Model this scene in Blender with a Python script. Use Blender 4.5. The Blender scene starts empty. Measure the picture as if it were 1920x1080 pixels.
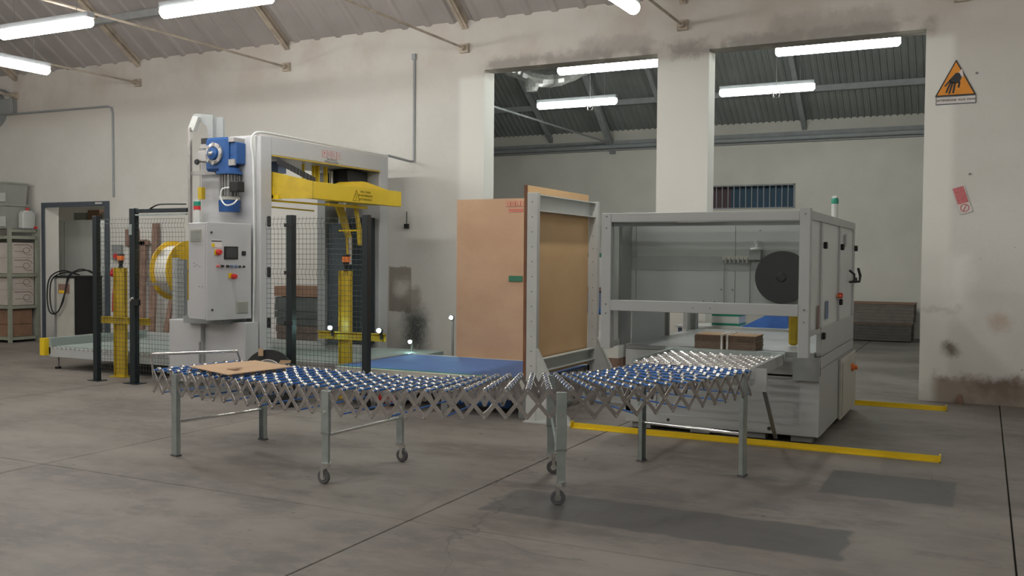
import bpy, math, random
from mathutils import Vector, Matrix
random.seed(7)
S = bpy.context.scene
COL = S.collection
R = math.radians

# ------------------------------------------------------------------ camera
yaw, pitch, roll = -0.46299126, 0.03170594, -0.00771419
fw = Vector((math.sin(yaw)*math.cos(pitch), math.cos(yaw)*math.cos(pitch), -math.sin(pitch)))
rt = Vector((math.cos(yaw), -math.sin(yaw), 0)); dn = fw.cross(rt)
c_, s_ = math.cos(roll), math.sin(roll)
rt2 = c_*rt + s_*dn; dn2 = -s_*rt + c_*dn
cam = bpy.data.objects.new('camera', bpy.data.cameras.new('camera')); COL.objects.link(cam)
m = Matrix((rt2, -dn2, -fw)).transposed().to_4x4(); m.translation = Vector((0, 0, 1.6))
cam.matrix_world = m
cam.data.sensor_width = 36; cam.data.lens = 1774.2/1920*36; cam.data.clip_end = 200
S.camera = cam
# ------------------------------------------------------------------ world, exposure
w = bpy.data.worlds.new('world'); S.world = w; w.use_nodes = True
w.node_tree.nodes['Background'].inputs[0].default_value = (0.75, 0.85, 1, 1)
w.node_tree.nodes['Background'].inputs[1].default_value = 0.15
S.view_settings.view_transform = 'Standard'; S.view_settings.look = 'None'
S.view_settings.gamma = 1; S.view_settings.use_curve_mapping = False
S.view_settings.exposure = 2.4
LAMP_FRONT, LAMP_BACK, LAMP_ROOM = 12.3, 8.3, 6.0      # tube emission strengths

# ------------------------------------------------------------------ materials
def nt(name):
    M = bpy.data.materials.new(name); M.use_nodes = True
    return M, M.node_tree.nodes, M.node_tree.links, M.node_tree.nodes['Principled BSDF']
def mat(name, col, rough=.5, metal=0., var=.06, scale=6., bump=0., emit=None, es=0., spec=.5):
    M, N, L, b = nt(name)
    b.inputs['Roughness'].default_value = rough; b.inputs['Metallic'].default_value = metal
    b.inputs['Specular IOR Level'].default_value = spec
    t = N.new('ShaderNodeTexCoord'); n = N.new('ShaderNodeTexNoise')
    n.inputs['Scale'].default_value = scale; n.inputs['Detail'].default_value = 4
    L.new(t.outputs['Object'], n.inputs['Vector'])
    r = N.new('ShaderNodeValToRGB'); r.color_ramp.elements[0].position = .3; r.color_ramp.elements[1].position = .7
    r.color_ramp.elements[0].color = tuple(c*(1-var) for c in col)+(1,)
    r.color_ramp.elements[1].color = tuple(min(1, c*(1+var)) for c in col)+(1,)
    L.new(n.outputs['Fac'], r.inputs[0]); L.new(r.outputs[0], b.inputs['Base Color'])
    if bump:
        bp = N.new('ShaderNodeBump'); bp.inputs['Strength'].default_value = bump; bp.inputs['Distance'].default_value = .01
        L.new(n.outputs['Fac'], bp.inputs['Height']); L.new(bp.outputs[0], b.inputs['Normal'])
    if emit:
        b.inputs['Emission Color'].default_value = emit+(1,); b.inputs['Emission Strength'].default_value = es
    return M
class G:
    """small node-graph helper"""
    def __init__(s, M): s.N = M.node_tree.nodes; s.L = M.node_tree.links
    def put(s, v, sock):
        if hasattr(v, 'node'): s.L.new(v, sock)
        elif isinstance(v, tuple) and len(v) == 3 and sock.type == 'RGBA': sock.default_value = v+(1,)
        else: sock.default_value = v
    def m(s, op, a, b=0., c=None, clamp=False):
        n = s.N.new('ShaderNodeMath'); n.operation = op; n.use_clamp = clamp
        s.put(a, n.inputs[0]); s.put(b, n.inputs[1])
        if c is not None: s.put(c, n.inputs[2])
        return n.outputs[0]
    def noise(s, vec, scale, detail=4, rough=.55):
        n = s.N.new('ShaderNodeTexNoise'); n.inputs['Scale'].default_value = scale; n.inputs['Detail'].default_value = detail
        n.inputs['Roughness'].default_value = rough
        s.L.new(vec, n.inputs['Vector']); return n.outputs['Fac']
    def step(s, v, a, b):      # smooth 0..1 from a to b
        n = s.N.new('ShaderNodeMapRange'); n.interpolation_type = 'SMOOTHSTEP'
        s.put(v, n.inputs[0]); n.inputs[1].default_value = a; n.inputs[2].default_value = b
        return n.outputs[0]
    def mix(s, f, a, b):
        n = s.N.new('ShaderNodeMix'); n.data_type = 'RGBA'; s.put(f, n.inputs[0])
        s.put(a, n.inputs[6]); s.put(b, n.inputs[7]); return n.outputs[2]
    def pos(s):
        g = s.N.new('ShaderNodeNewGeometry'); x = s.N.new('ShaderNodeSeparateXYZ')
        s.L.new(g.outputs['Position'], x.inputs[0]); return g.outputs['Position'], x.outputs
    def box(s, u, v, u0, u1, v0, v1, e=.03, wob=0.):   # soft rectangle mask in (u, v)
        a = s.m('MULTIPLY', s.step(u, u0-e, u0+e), s.step(u, u1+e, u1-e))
        b = s.m('MULTIPLY', s.step(v, v0-e, v0+e), s.step(v, v1+e, v1-e))
        return s.m('MULTIPLY', a, b)

def wall_front_material():
    M, N, L, b = nt('stained_plaster'); g = G(M); p, (x, y, z) = g.pos()
    big = g.noise(p, .55, 5); mid = g.noise(p, 3.2, 5); fine = g.noise(p, 22, 3)
    wx = g.m('ADD', x, g.m('MULTIPLY', g.m('SUBTRACT', mid, .5), .30)); wz = g.m('ADD', z, g.m('MULTIPLY', g.m('SUBTRACT', g.noise(p, 5, 5, .7), .5), .34))
    c = g.mix(g.step(big, .35, .68), (.62, .61, .57), (.695, .69, .655))
    c = g.mix(g.m('MULTIPLY', g.step(fine, .5, .75), .12), c, (.52, .50, .45))
    # brown blotches above the openings; wall browner and darker towards the top
    f = g.m('MULTIPLY', g.step(z, 3.7, 4.7), g.step(g.noise(p, 1.1, 5), .38, .68))
    c = g.mix(g.m('MULTIPLY', f, .6), c, (.42, .34, .28))
    c = g.mix(g.m('MULTIPLY', g.step(wz, 3.3, 4.5), .35), c, (.50, .44, .385))
    # whiter repainted piers beside the openings
    for (a, d) in ((-6.75, -6.2), (-3.85, -3.1), (-.68, -.35)):
        c = g.mix(g.m('MULTIPLY', g.box(x, z, a, d, 0, 4.15, .06), .75), c, (.80, .80, .75))
    # grey cement edge left over the lintels
    f = g.m('MULTIPLY', g.m('MULTIPLY', g.box(x, wz, -6.42, -.55, 4.18, 4.37, .07), g.step(x, -6.6, -6.2)), g.step(g.noise(p, 1.7, 5), .40, .52))
    c = g.mix(g.m('MULTIPLY', f, .75), c, (.30, .28, .26))
    c = g.mix(g.m('MULTIPLY', g.box(wx, wz, -4.9, -3.9, 4.28, 4.50, .08), .5), c, (.30, .28, .26))
    c = g.mix(g.m('MULTIPLY', g.box(wx, wz, -2.4, -1.0, 4.28, 4.55, .08), .5), c, (.30, .28, .26))
    # bare square plaster repair low on the wall with a mould bloom next to it
    f = g.box(x, g.m('ADD', z, g.m('MULTIPLY', g.m('SUBTRACT', fine, .5), .1)), -7.94, -7.55, .79, 1.45, .012)
    inner = g.m('MULTIPLY', g.box(wx, wz, -7.80, -7.58, 1.02, 1.28, .09), .8)
    c = g.mix(f, c, (.33, .30, .26)); c = g.mix(g.m('MULTIPLY', inner, f), c, (.66, .65, .60))
    f = g.box(wx, wz, -7.62, -7.42, .80, 1.15, .05); c = g.mix(g.m('MULTIPLY', f, .8), c, (.33, .30, .26))
    f = g.m('MULTIPLY', g.box(wx, wz, -7.66, -7.28, .12, .84, .17), g.step(g.noise(p, 14, 5, .75), .22, .52))
    c = g.mix(g.m('MULTIPLY', f, .85), c, (.14, .15, .14))
    f = g.m('MULTIPLY', g.box(wx, wz, -7.56, -7.34, .34, .76, .13), g.step(g.noise(p, 30, 4, .8), .30, .50)); c = g.mix(g.m('MULTIPLY', f, .85), c, (.07, .08, .08))
    # crumbling brown cement foot on the right pier
    f = g.m('MULTIPLY', g.step(wz, .38, .22), g.step(x, -.56, -.42))
    c = g.mix(f, c, g.mix(g.step(mid, .4, .6), (.20, .15, .12), (.33, .27, .22)))
    f = g.m('MULTIPLY', g.box(wx, wz, -.38, -.14, 1.0, 1.7, .12), 1.0)
    c = g.mix(g.m('MULTIPLY', f, .8), c, (.86, .86, .82))
    c = g.mix(g.m('MULTIPLY', g.box(wx, wz, .08, .26, .86, 1.02, .10), .6), c, (.45, .30, .18)); c = g.mix(g.m('MULTIPLY', g.box(wx, wz, -.40, -.26, .54, .68, .06), .9), c, (.18, .15, .12)); c = g.mix(g.m('MULTIPLY', g.box(wx, wz, -.60, -.2, 1.02, 1.08, .05), .35), c, (.35, .28, .23))
    f = g.m('MULTIPLY', g.box(x, z, -.62, .6, .4, 1.9, .2), g.step(g.noise(p, 9, 2), .74, .77))
    c = g.mix(g.m('MULTIPLY', f, .8), c, (.25, .19, .16))
    # grubby foot of the wall
    c = g.mix(g.m('MULTIPLY', g.step(wz, .32, .0), .45), c, (.36, .33, .29))
    L.new(c, b.inputs['Base Color']); b.inputs['Roughness'].default_value = .9; b.inputs['Specular IOR Level'].default_value = .2
    bp = N.new('ShaderNodeBump'); bp.inputs['Strength'].default_value = .35; bp.inputs['Distance'].default_value = .02
    L.new(mid, bp.inputs['Height']); L.new(bp.outputs[0], b.inputs['Normal'])
    return M
def floor_material():
    M, N, L, b = nt('worn_concrete'); g = G(M); p, (x, y, z) = g.pos()
    mp = N.new('ShaderNodeMapping'); L.new(p, mp.inputs[0]); mp.inputs['Scale'].default_value = (1, 1.7, 1)
    q = mp.outputs[0]
    big = g.noise(q, .7, 6, .6); mid = g.noise(q, 4.5, 6, .65); fine = g.noise(p, 40, 3)
    c = g.mix(g.step(big, .33, .67), (.138, .121, .111), (.232, .208, .186))
    c = g.mix(g.m('MULTIPLY', g.step(mid, .44, .66), .5), c, (.25, .228, .20))
    c = g.mix(g.m('MULTIPLY', g.step(g.noise(q, 1.3, 7, .7), .52, .66), .5), c, (.10, .088, .082))
    c = g.mix(g.m('MULTIPLY', g.step(g.noise(q, 1.9, 6, .7), .56, .70), .55), c, (.115, .105, .10))
    c = g.mix(g.m('MULTIPLY', g.step(fine, .55, .8), .15), c, (.12, .11, .10))
    c = g.mix(g.m('MULTIPLY', g.step(g.noise(p, 7, 2), .72, .76), .7), c, (.06, .055, .05))
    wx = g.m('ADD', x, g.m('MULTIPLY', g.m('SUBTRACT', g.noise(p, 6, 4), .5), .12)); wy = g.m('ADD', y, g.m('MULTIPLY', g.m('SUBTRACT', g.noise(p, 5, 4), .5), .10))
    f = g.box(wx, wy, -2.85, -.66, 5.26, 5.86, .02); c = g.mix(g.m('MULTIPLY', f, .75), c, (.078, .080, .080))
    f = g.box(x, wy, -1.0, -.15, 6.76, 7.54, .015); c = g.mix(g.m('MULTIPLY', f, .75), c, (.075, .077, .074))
    # hairline cracks
    v = N.new('ShaderNodeTexVoronoi'); v.feature = 'DISTANCE_TO_EDGE'; v.inputs['Scale'].default_value = .33
    wr = N.new('ShaderNodeVectorMath'); wr.operation = 'ADD'; nn = N.new('ShaderNodeTexNoise'); nn.inputs['Scale'].default_value = 1.4; nn.inputs['Detail'].default_value = 6
    L.new(p, nn.inputs['Vector']); L.new(p, wr.inputs[0]); L.new(nn.outputs['Color'], wr.inputs[1]); L.new(wr.outputs[0], v.inputs['Vector'])
    cr = g.m('MULTIPLY', g.step(v.outputs[0], .0045, .001), g.step(g.noise(p, .5, 3), .50, .56))
    c = g.mix(g.m('MULTIPLY', cr, .4), c, (.05, .045, .04))
    L.new(c, b.inputs['Base Color'])
    rg = g.m('ADD', .46, g.m('MULTIPLY', mid, .22)); L.new(rg, b.inputs['Roughness']); b.inputs['Specular IOR Level'].default_value = .4
    bp = N.new('ShaderNodeBump'); bp.inputs['Strength'].default_value = .15; bp.inputs['Distance'].default_value = .01
    L.new(mid, bp.inputs['Height']); L.new(bp.outputs[0], b.inputs['Normal'])
    return M
def ply_material(name, col, col2):
    M, N, L, b = nt(name); g = G(M)
    t = N.new('ShaderNodeTexCoord'); mp = N.new('ShaderNodeMapping'); mp.inputs['Scale'].default_value = (1.2, 1.2, 1.8)
    L.new(t.outputs['Object'], mp.inputs[0])
    a = g.noise(mp.outputs[0], 1.6, 5); f = g.noise(mp.outputs[0], 30, 3)
    c = g.mix(g.step(a, .3, .7), col, col2); c = g.mix(g.m('MULTIPLY', g.step(f, .5, .8), .12), c, (.25, .12, .06))
    L.new(c, b.inputs['Base Color']); b.inputs['Roughness'].default_value = .55
    return M
def clear_material(name, tint, alpha, gloss=.06):
    M = bpy.data.materials.new(name); M.use_nodes = True; N = M.node_tree.nodes; L = M.node_tree.links
    N.clear(); o = N.new('ShaderNodeOutputMaterial'); t = N.new('ShaderNodeBsdfTransparent'); d = N.new('ShaderNodeBsdfDiffuse')
    gl = N.new('ShaderNodeBsdfGlossy'); gl.inputs['Roughness'].default_value = .08
    t.inputs[0].default_value = (.96, .98, .97, 1); d.inputs[0].default_value = tint+(1,)
    a = N.new('ShaderNodeMixShader'); a.inputs[0].default_value = alpha; L.new(t.outputs[0], a.inputs[1]); L.new(d.outputs[0], a.inputs[2])
    e = N.new('ShaderNodeMixShader'); e.inputs[0].default_value = gloss; L.new(a.outputs[0], e.inputs[1]); L.new(gl.outputs[0], e.inputs[2])
    L.new(e.outputs[0], o.inputs[0]); return M
MT = dict(
    wall=wall_front_material(), floor=floor_material(),
    wall2=mat('white_limewash', (.60, .575, .52), .9, var=.06, scale=1.2, bump=.1, spec=.2),
    wall3=mat('plain_plaster', (.62, .60, .55), .9, var=.05, scale=1.5, spec=.2),
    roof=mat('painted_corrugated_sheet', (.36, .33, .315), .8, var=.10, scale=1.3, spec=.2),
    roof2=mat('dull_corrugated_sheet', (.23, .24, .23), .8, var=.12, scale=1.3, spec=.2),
    beam=mat('rusty_cream_paint', (.42, .36, .29), .7, var=.25, scale=5),
    beam2=mat('grey_beam_paint', (.30, .31, .31), .7, var=.1),
    dark_joint=mat('joint_filler', (.05, .045, .04), .9),
    grey=mat('light_grey_enamel', (.42, .435, .43), .42, var=.03, scale=3),
    pgrey=mat('portal_grey_enamel', (.47, .475, .485), .42, var=.03, scale=3),
    slate=mat('slate_frame_paint', (.07, .085, .105), .5, var=.1),
    grey2=mat('mid_grey_enamel', (.27, .285, .285), .45, var=.04, scale=3),
    greyd=mat('dark_grey_steel', (.22, .225, .22), .5, var=.05),  # plain dark grey for many small steel parts
    white=mat('white_enamel', (.58, .60, .58), .4, var=.02),
    cream=mat('cream_enamel', (.47, .46, .41), .45, var=.06),
    upright=mat('pale_grey_steel', (.50, .51, .495), .42, var=.04, scale=8),
    yellow=mat('safety_yellow', (.74, .52, .01), .42, var=.05, scale=4),
    yellow2=mat('worn_and_shaded_yellow', (.50, .35, .02), .5, var=.14, scale=7),
    dyellow=mat('reel_yellow', (.78, .50, .02), .5, var=.06),
    blue=mat('machine_blue', (.012, .075, .25), .4, var=.1),
    bluetube=mat('blue_plastic', (.012, .13, .46), .35, var=.05),
    belt=mat('blue_belt', (.085, .175, .42), .65, var=.08, scale=9, bump=.05),
    zinc=mat('bright_zinc', (.74, .75, .73), .24, 1., var=.08, scale=30),
    galv=mat('galvanised_steel', (.44, .50, .49), .36, .75, var=.10, scale=12),
    steel=mat('brushed_steel', (.40, .375, .36), .38, .8, var=.10, scale=14),
    chrome=mat('polished_tube', (.85, .86, .84), .16, 1., var=.02),
    alu=mat('cast_aluminium', (.42, .41, .40), .4, .8, var=.1),
    black=mat('black_plastic', (.008, .009, .010), .55, var=.15),
    rubber=mat('grey_rubber', (.10, .10, .105), .7, var=.1),
    fence=mat('dark_fence_paint', (.010, .017, .020), .45, var=.1),
    wire=mat('dark_green_wire', (.04, .052, .050), .5, var=.05),
    brush=mat('black_bristle', (.020, .030, .034), .9, var=.3, scale=60),
    bristle=mat('slate_curtain', (.05, .065, .075), .8, var=.2, scale=40),
    card=mat('kraft_cardboard', (.52, .36, .23), .8, var=.05, scale=6, spec=.2),
    card2=mat('brown_carton', (.27, .165, .11), .85, var=.12, spec=.2),
    bundle=mat('blank_edges', (.25, .18, .135), .9, var=.15, scale=30),
    bale=mat('dark_bale', (.075, .07, .062), .9, var=.15, scale=9),
    bale2=mat('brown_bale', (.14, .12, .105), .9, var=.15, scale=9),
    cardedge=mat('cardboard_edges', (.16, .125, .105), .9, var=.2, scale=30),
    carton=mat('printed_white_carton', (.55, .50, .46), .8, var=.06),
    print_b=mat('brown_print', (.25, .15, .12), .8),
    ply=ply_material('pale_plywood', (.62, .40, .20), (.66, .44, .225)),
    plyr=ply_material('reddish_plywood', (.46, .29, .18), (.51, .33, .205)),
    plyedge=mat('plywood_edge', (.19, .085, .045), .8, var=.2),
    wood=mat('rough_timber', (.26, .165, .125), .85, var=.25, scale=9),
    rack=mat('green_grey_rack_paint', (.29, .31, .25), .6, var=.1),
    teal=mat('teal_film', (.085, .10, .095), .5, var=.15, scale=7),
    bin=mat('grey_plastic_bin', (.33, .34, .31), .6, var=.05),
    can=mat('milky_plastic', (.52, .54, .52), .45, var=.03),
    red=mat('red_plastic', (.55, .03, .03), .4), redink=mat('red_print', (.62, .13, .12), .6),
    orange=mat('orange_plastic', (.75, .18, .03), .4), signo=mat('sign_orange', (.75, .28, .02), .5, var=.08),
    green=mat('green_plastic', (.01, .25, .16), .4), labelg=mat('green_label', (.03, .16, .09), .5),
    ink=mat('black_print', (.03, .03, .03), .6), inky=mat('olive_print', (.22, .16, .0), .6),
    paper=mat('pale_paper', (.66, .62, .60), .8), pink=mat('faded_red_print', (.55, .19, .20), .8, var=.2, scale=50),
    screen=mat('dark_glass', (.05, .06, .065), .15), strap=mat('white_strapping', (.74, .74, .70), .45, var=.03),
    grille=mat('beige_grille', (.36, .36, .30), .6), plastic_grey=mat('conduit_grey', (.30, .32, .33), .5),
    cable=mat('white_cable', (.66, .68, .67), .45), tarp=mat('blue_tarpaulin', (.07, .20, .62), .4, var=.1),
    bluebox=mat('slate_blue_box', (.14, .19, .32), .6, var=.1), bluepan=mat('far_blue_panel', (.015, .055, .10), .6, var=.2),
    maroon=mat('far_maroon_panel', (.07, .035, .045), .6), duct=mat('foil_duct', (.40, .40, .38), .35, .7, var=.2, scale=20),
    rolltop=mat('pale_green_roller', (.36, .43, .41), .38, .3, var=.05),
    perspex=clear_material('clear_acrylic', (.3, .32, .32), .01, .012), perspex2=clear_material('hazy_acrylic', (.70, .72, .71), .62, .04),
    tubef=mat('warm_tube', (1, 1, 1), .3, emit=(1., .975, .93), es=LAMP_FRONT),
    tubeb=mat('cool_tube', (1, 1, 1), .3, emit=(.95, 1., .96), es=LAMP_BACK),
    tuber=mat('room_tube', (1, 1, 1), .3, emit=(1., .97, .9), es=LAMP_ROOM),
    led=mat('lit_led', (1, 1, 1), .3, emit=(.55, 1., .95), es=18.),
)
# ------------------------------------------------------------------ mesh helpers
class MB:
    def __init__(s): s.v = []; s.f = []
    def add(s, vs, fs):
        o = len(s.v); s.v += [tuple(v) for v in vs]; s.f += [tuple(i+o for i in f) for f in fs]; return s
    def box(s, x0, x1, y0, y1, z0, z1):
        x0, x1 = min(x0, x1), max(x0, x1); y0, y1 = min(y0, y1), max(y0, y1); z0, z1 = min(z0, z1), max(z0, z1)
        return s.add([(x0, y0, z0), (x1, y0, z0), (x1, y1, z0), (x0, y1, z0), (x0, y0, z1), (x1, y0, z1), (x1, y1, z1), (x0, y1, z1)],
                     [(0, 3, 2, 1), (4, 5, 6, 7), (0, 1, 5, 4), (1, 2, 6, 5), (2, 3, 7, 6), (3, 0, 4, 7)])
    def rbox(s, o, ux, uy, uz):       # oriented box from corner o with edge vectors
        o, ux, uy, uz = map(Vector, (o, ux, uy, uz))
        vs = [o, o+ux, o+ux+uy, o+uy, o+uz, o+ux+uz, o+ux+uy+uz, o+uy+uz]
        return s.add(vs, [(0, 3, 2, 1), (4, 5, 6, 7), (0, 1, 5, 4), (1, 2, 6, 5), (2, 3, 7, 6), (3, 0, 4, 7)])
    def prism(s, pts, d):             # planar polygon pts extruded by vector d
        n = len(pts); d = Vector(d); a = [Vector(p) for p in pts]
        return s.add(a+[p+d for p in a], [tuple(range(n-1, -1, -1)), tuple(range(n, 2*n))]+[(i, (i+1) % n, (i+1) % n+n, i+n) for i in range(n)])
    def tube(s, pts, r, n=8, closed=False):
        pts = [Vector(p) for p in pts]; rings = []; up = None
        for i, p in enumerate(pts):
            a = pts[i-1] if i else pts[i]; b = pts[i+1] if i < len(pts)-1 else pts[i]
            t = (b-a).normalized()
            if up is None:
                up = Vector((0, 0, 1)) if abs(t.z) < .9 else Vector((1, 0, 0))
            u = t.cross(up).normalized(); w_ = u.cross(t).normalized(); up = w_
            rr = r[i] if isinstance(r, (list, tuple)) else r
            rings.append([p+(u*math.cos(2*math.pi*k/n)+w_*math.sin(2*math.pi*k/n))*rr for k in range(n)])
        vs = [v for q in rings for v in q]; fs = []
        for i in range(len(pts)-1):
            for k in range(n): fs.append((i*n+k, i*n+(k+1) % n, (i+1)*n+(k+1) % n, (i+1)*n+k))
        fs += [tuple(range(n-1, -1, -1)), tuple(range((len(pts)-1)*n, len(pts)*n))]
        return s.add(vs, fs)
    def lathe(s, c, ax, prof, n=24):  # prof: (distance along axis, radius)
        c = Vector(c); ax = Vector(ax).normalized(); h = Vector((0, 0, 1)) if abs(ax.z) < .9 else Vector((1, 0, 0))
        u = ax.cross(h).normalized(); w_ = ax.cross(u); vs = []; fs = []
        for d, r in prof:
            for k in range(n):
                a = 2*math.pi*k/n; vs.append(c+ax*d+(u*math.cos(a)+w_*math.sin(a))*r)
        for i in range(len(prof)-1):
            for k in range(n): fs.append((i*n+k, i*n+(k+1) % n, (i+1)*n+(k+1) % n, (i+1)*n+k))
        fs += [tuple(range(n-1, -1, -1)), tuple(range((len(prof)-1)*n, len(prof)*n))]
        return s.add(vs, fs)
    def cyl(s, a, b, r, n=16): return s.tube([a, b], r, n)
    def mesh(s, name, m_, smooth=False):
        me = bpy.data.meshes.new(name); me.from_pydata(s.v, [], s.f); me.materials.append(MT[m_] if isinstance(m_, str) else m_)
        if smooth:
            me.polygons.foreach_set('use_smooth', [True]*len(me.polygons))
            if hasattr(me, 'set_sharp_from_angle'): me.set_sharp_from_angle(angle=R(40))
        me.update(); return me
    def build(s, name, m_, parent=None, smooth=False, bevel=0., label=None, kind=None):
        o = bpy.data.objects.new(name, s.mesh(name, m_, smooth)); link(o, parent)
        if bevel:
            bv = o.modifiers.new('bevel', 'BEVEL'); bv.width = bevel; bv.segments = 1; bv.limit_method = 'ANGLE'
        if label: o['label'] = label
        if kind: o['kind'] = kind
        return o
def org(o):          # world origin of a parent: roots sit at their location, parts at the world zero of their root
    return Matrix.Translation(o.location) if o.parent is None else Matrix.Identity(4)
def link(o, parent=None):
    COL.objects.link(o)
    if parent:
        o.parent = parent
        P = Matrix.Translation(parent.location)
        q = parent
        if parent.parent is not None:      # sub-part: undo the part's own offset only
            P = Matrix.Translation(parent.location)
        o.matrix_parent_inverse = P.inverted()
def inst(name, mesh, M, parent=None):
    o = bpy.data.objects.new(name, mesh); link(o, parent); o.matrix_basis = M; return o
def thing(name, loc, label, cat, group=None):
    o = bpy.data.objects.new(name, None); COL.objects.link(o); o.location = loc; o.empty_display_size = .1
    o['label'] = label; o['category'] = cat
    if group: o['group'] = group
    return o
def tag(o, label, cat, group=None):
    o['label'] = label; o['category'] = cat
    if group: o['group'] = group
    return o
def struct(o): o['kind'] = 'structure'; return o
def dup(root, d, label=None, group=None):
    r = root.copy(); COL.objects.link(r); r.location = root.location+Vector(d)
    if label: r['label'] = label
    if group: r['group'] = group
    for ch in list(root.children):
        c = ch.copy(); COL.objects.link(c); c.parent = r
        for g_ in list(ch.children):
            e = g_.copy(); COL.objects.link(e); e.parent = c
    return r
def text(name, body, size, origin, right, up, m_, parent, align='CENTER', thick=.0015, sx=1.):
    cu = bpy.data.curves.new(name, 'FONT'); cu.body = body; cu.size = size; cu.align_x = align; cu.align_y = 'CENTER'; cu.extrude = thick; cu.resolution_u = 2
    t = bpy.data.objects.new(name, cu); COL.objects.link(t); dg = bpy.context.evaluated_depsgraph_get()
    me = bpy.data.meshes.new_from_object(t.evaluated_get(dg)); bpy.data.objects.remove(t); bpy.data.curves.remove(cu)
    r_ = Vector(right).normalized(); u = Vector(up).normalized(); n = r_.cross(u)
    M = Matrix((r_*sx, u, n)).transposed().to_4x4(); M.translation = Vector(origin); me.transform(M)
    me.materials.clear(); me.materials.append(MT[m_]); me.name = name
    o = bpy.data.objects.new(name, me); link(o, parent); return o
def bezier(pts, n=10):   # Catmull-Rom through points
    P = [Vector(p) for p in pts]; P = [P[0]*2-P[1]]+P+[P[-1]*2-P[-2]]; out = []
    for i in range(1, len(P)-2):
        for k in range(n):
            t = k/n; a, b, c, d = P[i-1:i+3]
            out.append(.5*((2*b)+(c-a)*t+(2*a-5*b+4*c-d)*t*t+(-a+3*b-3*c+d)*t**3))
    return out+[P[-2]]

# ================================================================== STRUCTURE
WY = 11.8; WB = 12.1; BY = 21.1
XL, XR, YF = -19.2, 5.0, -4.0
# floor: cast slabs with recessed joints
fl = struct(MB().box(XL-.2, XR+.2, YF-.2, BY+.3, -.25, -.02).build('floor', 'dark_joint'))
xs = [XL-.1, -16.24, -12.96, -9.68, -6.40, -3.10, .18, 3.46, XR+.1]; ys = [YF-.1, 1.0, 4.83, WB]
g_ = .005
for i in range(len(xs)-1):
    for j in range(len(ys)-1):
        MB().box(xs[i]+g_, xs[i+1]-g_, ys[j]+g_, ys[j+1]-g_, -.02, 0).build('slab', 'floor', fl, bevel=.004)
xs2 = [XL-.1, -12.6, -7.3, -2.0, XR+.1]; ys2 = [WB, 16.4, BY+.1]
for i in range(len(xs2)-1):
    for j in range(2):
        MB().box(xs2[i]+g_, xs2[i+1]-g_, ys2[j]+g_, ys2[j+1]-g_, -.02, 0).build('slab', 'floor', fl, bevel=.004)
# wall with a door and two tall openings
b = MB()
for (a, c, z0, z1) in ((XL, -15.55, 0, 9), (-15.55, -13.87, 2.53, 9), (-13.87, -6.35, 0, 9), (-6.35, -3.82, 4.24, 9), (-3.82, -3.15, 0, 9), (-3.15, -.65, 4.24, 9), (-.65, XR, 0, 9)):
    b.box(a, c, WY, WB, z0, z1)
struct(b.build('wall_back', 'wall'))
struct(MB().box(XL-.2, XL, YF, BY+.2, 0, 9.5).build('wall_left', 'wall3'))
struct(MB().box(XR, XR+.2, YF, BY+.2, 0, 9.5).build('wall_right', 'wall3'))
struct(MB().box(XL-.2, XR+.2, YF-.2, YF, 0, 9.5).build('wall_front', 'wall3'))
# far hall back wall with a barred window hole
b = MB()
for (a, c, z0, z1) in ((XL, -6.0, 0, 9), (-6.0, -3.73, 0, 2.75), (-6.0, -3.73, 3.235, 9), (-3.73, XR, 0, 9)):
    b.box(a, c, BY, BY+.2, z0, z1)
struct(b.build('wall_far', 'wall2'))
def roof(name, y0, z0, y1, z1, m_, pitch=.22, depth=.035):
    """trapezoid-profile sheet running down the slope from (y1,z1) to (y0,z0)"""
    o = []; x = XL
    while x < XR:
        o += [(x, 0), (x+pitch*.62, 0), (x+pitch*.72, -depth), (x+pitch*.90, -depth)]; x += pitch
    vs = []; fs = []
    for (x, d) in o:
        vs += [(x, y0, z0+d), (x, y1, z1+d)]
    k = len(o)
    for i in range(k-1): fs.append((2*i, 2*i+1, 2*i+3, 2*i+2))
    t = len(vs); vs += [(XL, y0, z0+.15), (XL, y1, z1+.15), (XR, y1, z1+.15), (XR, y0, z0+.15)]; fs.append((t, t+1, t+2, t+3))
    b_ = MB().add(vs, fs); return struct(b_.build(name, m_))
SL = .70
roof('ceiling', WY, 4.96, 4.0, 4.96+SL*(WY-4.0), 'roof', .40, .028)
roof('ceiling', YF, 4.96+SL*(8-WY+8)-.9, 4.0, 4.96+SL*(WY-4.0), 'roof', .40, .028)
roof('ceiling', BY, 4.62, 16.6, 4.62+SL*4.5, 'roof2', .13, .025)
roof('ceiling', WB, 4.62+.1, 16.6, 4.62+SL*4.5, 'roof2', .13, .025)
# rafters, tie rods and purlins of the near hall: structure
for i, x in enumerate((-16.3, -13.11, -9.86, -6.66, -3.49, -.3, 2.9)):
    d = Vector((0, -7.8, 7.8*SL)); n = Vector((0, -SL, -1)).normalized()
    r = MB().rbox((x-.045, WY, 4.955), (.09, 0, 0), d, n*.05).rbox((x-.008, WY, 4.93), (.016, 0, 0), d, n*.10).rbox((x-.045, WY, 4.85), (.09, 0, 0), d, n*.02)
    struct(r.build('trim_%d' % (i+1), 'beam'))
    r = MB().cyl((x, WY, 4.565), (x, YF, 4.565), .017, 8)
    r.box(x-.07, x+.07, WY-.05, WY+.01, 4.50, 4.63).cyl((x, WY-.12, 4.565), (x, WY, 4.565), .04, 8)
    struct(r.build('trim_%d' % (i+11), 'beam'))
for i, y in enumerate((10.95, 9.3, 7.6, 5.9)):
    z = 4.92+SL*(WY-y)
    struct(MB().box(XL, XR, y-.04, y+.04, z-.14, z-.03).build('trim_%d' % (i+21), 'beam2'))
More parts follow.
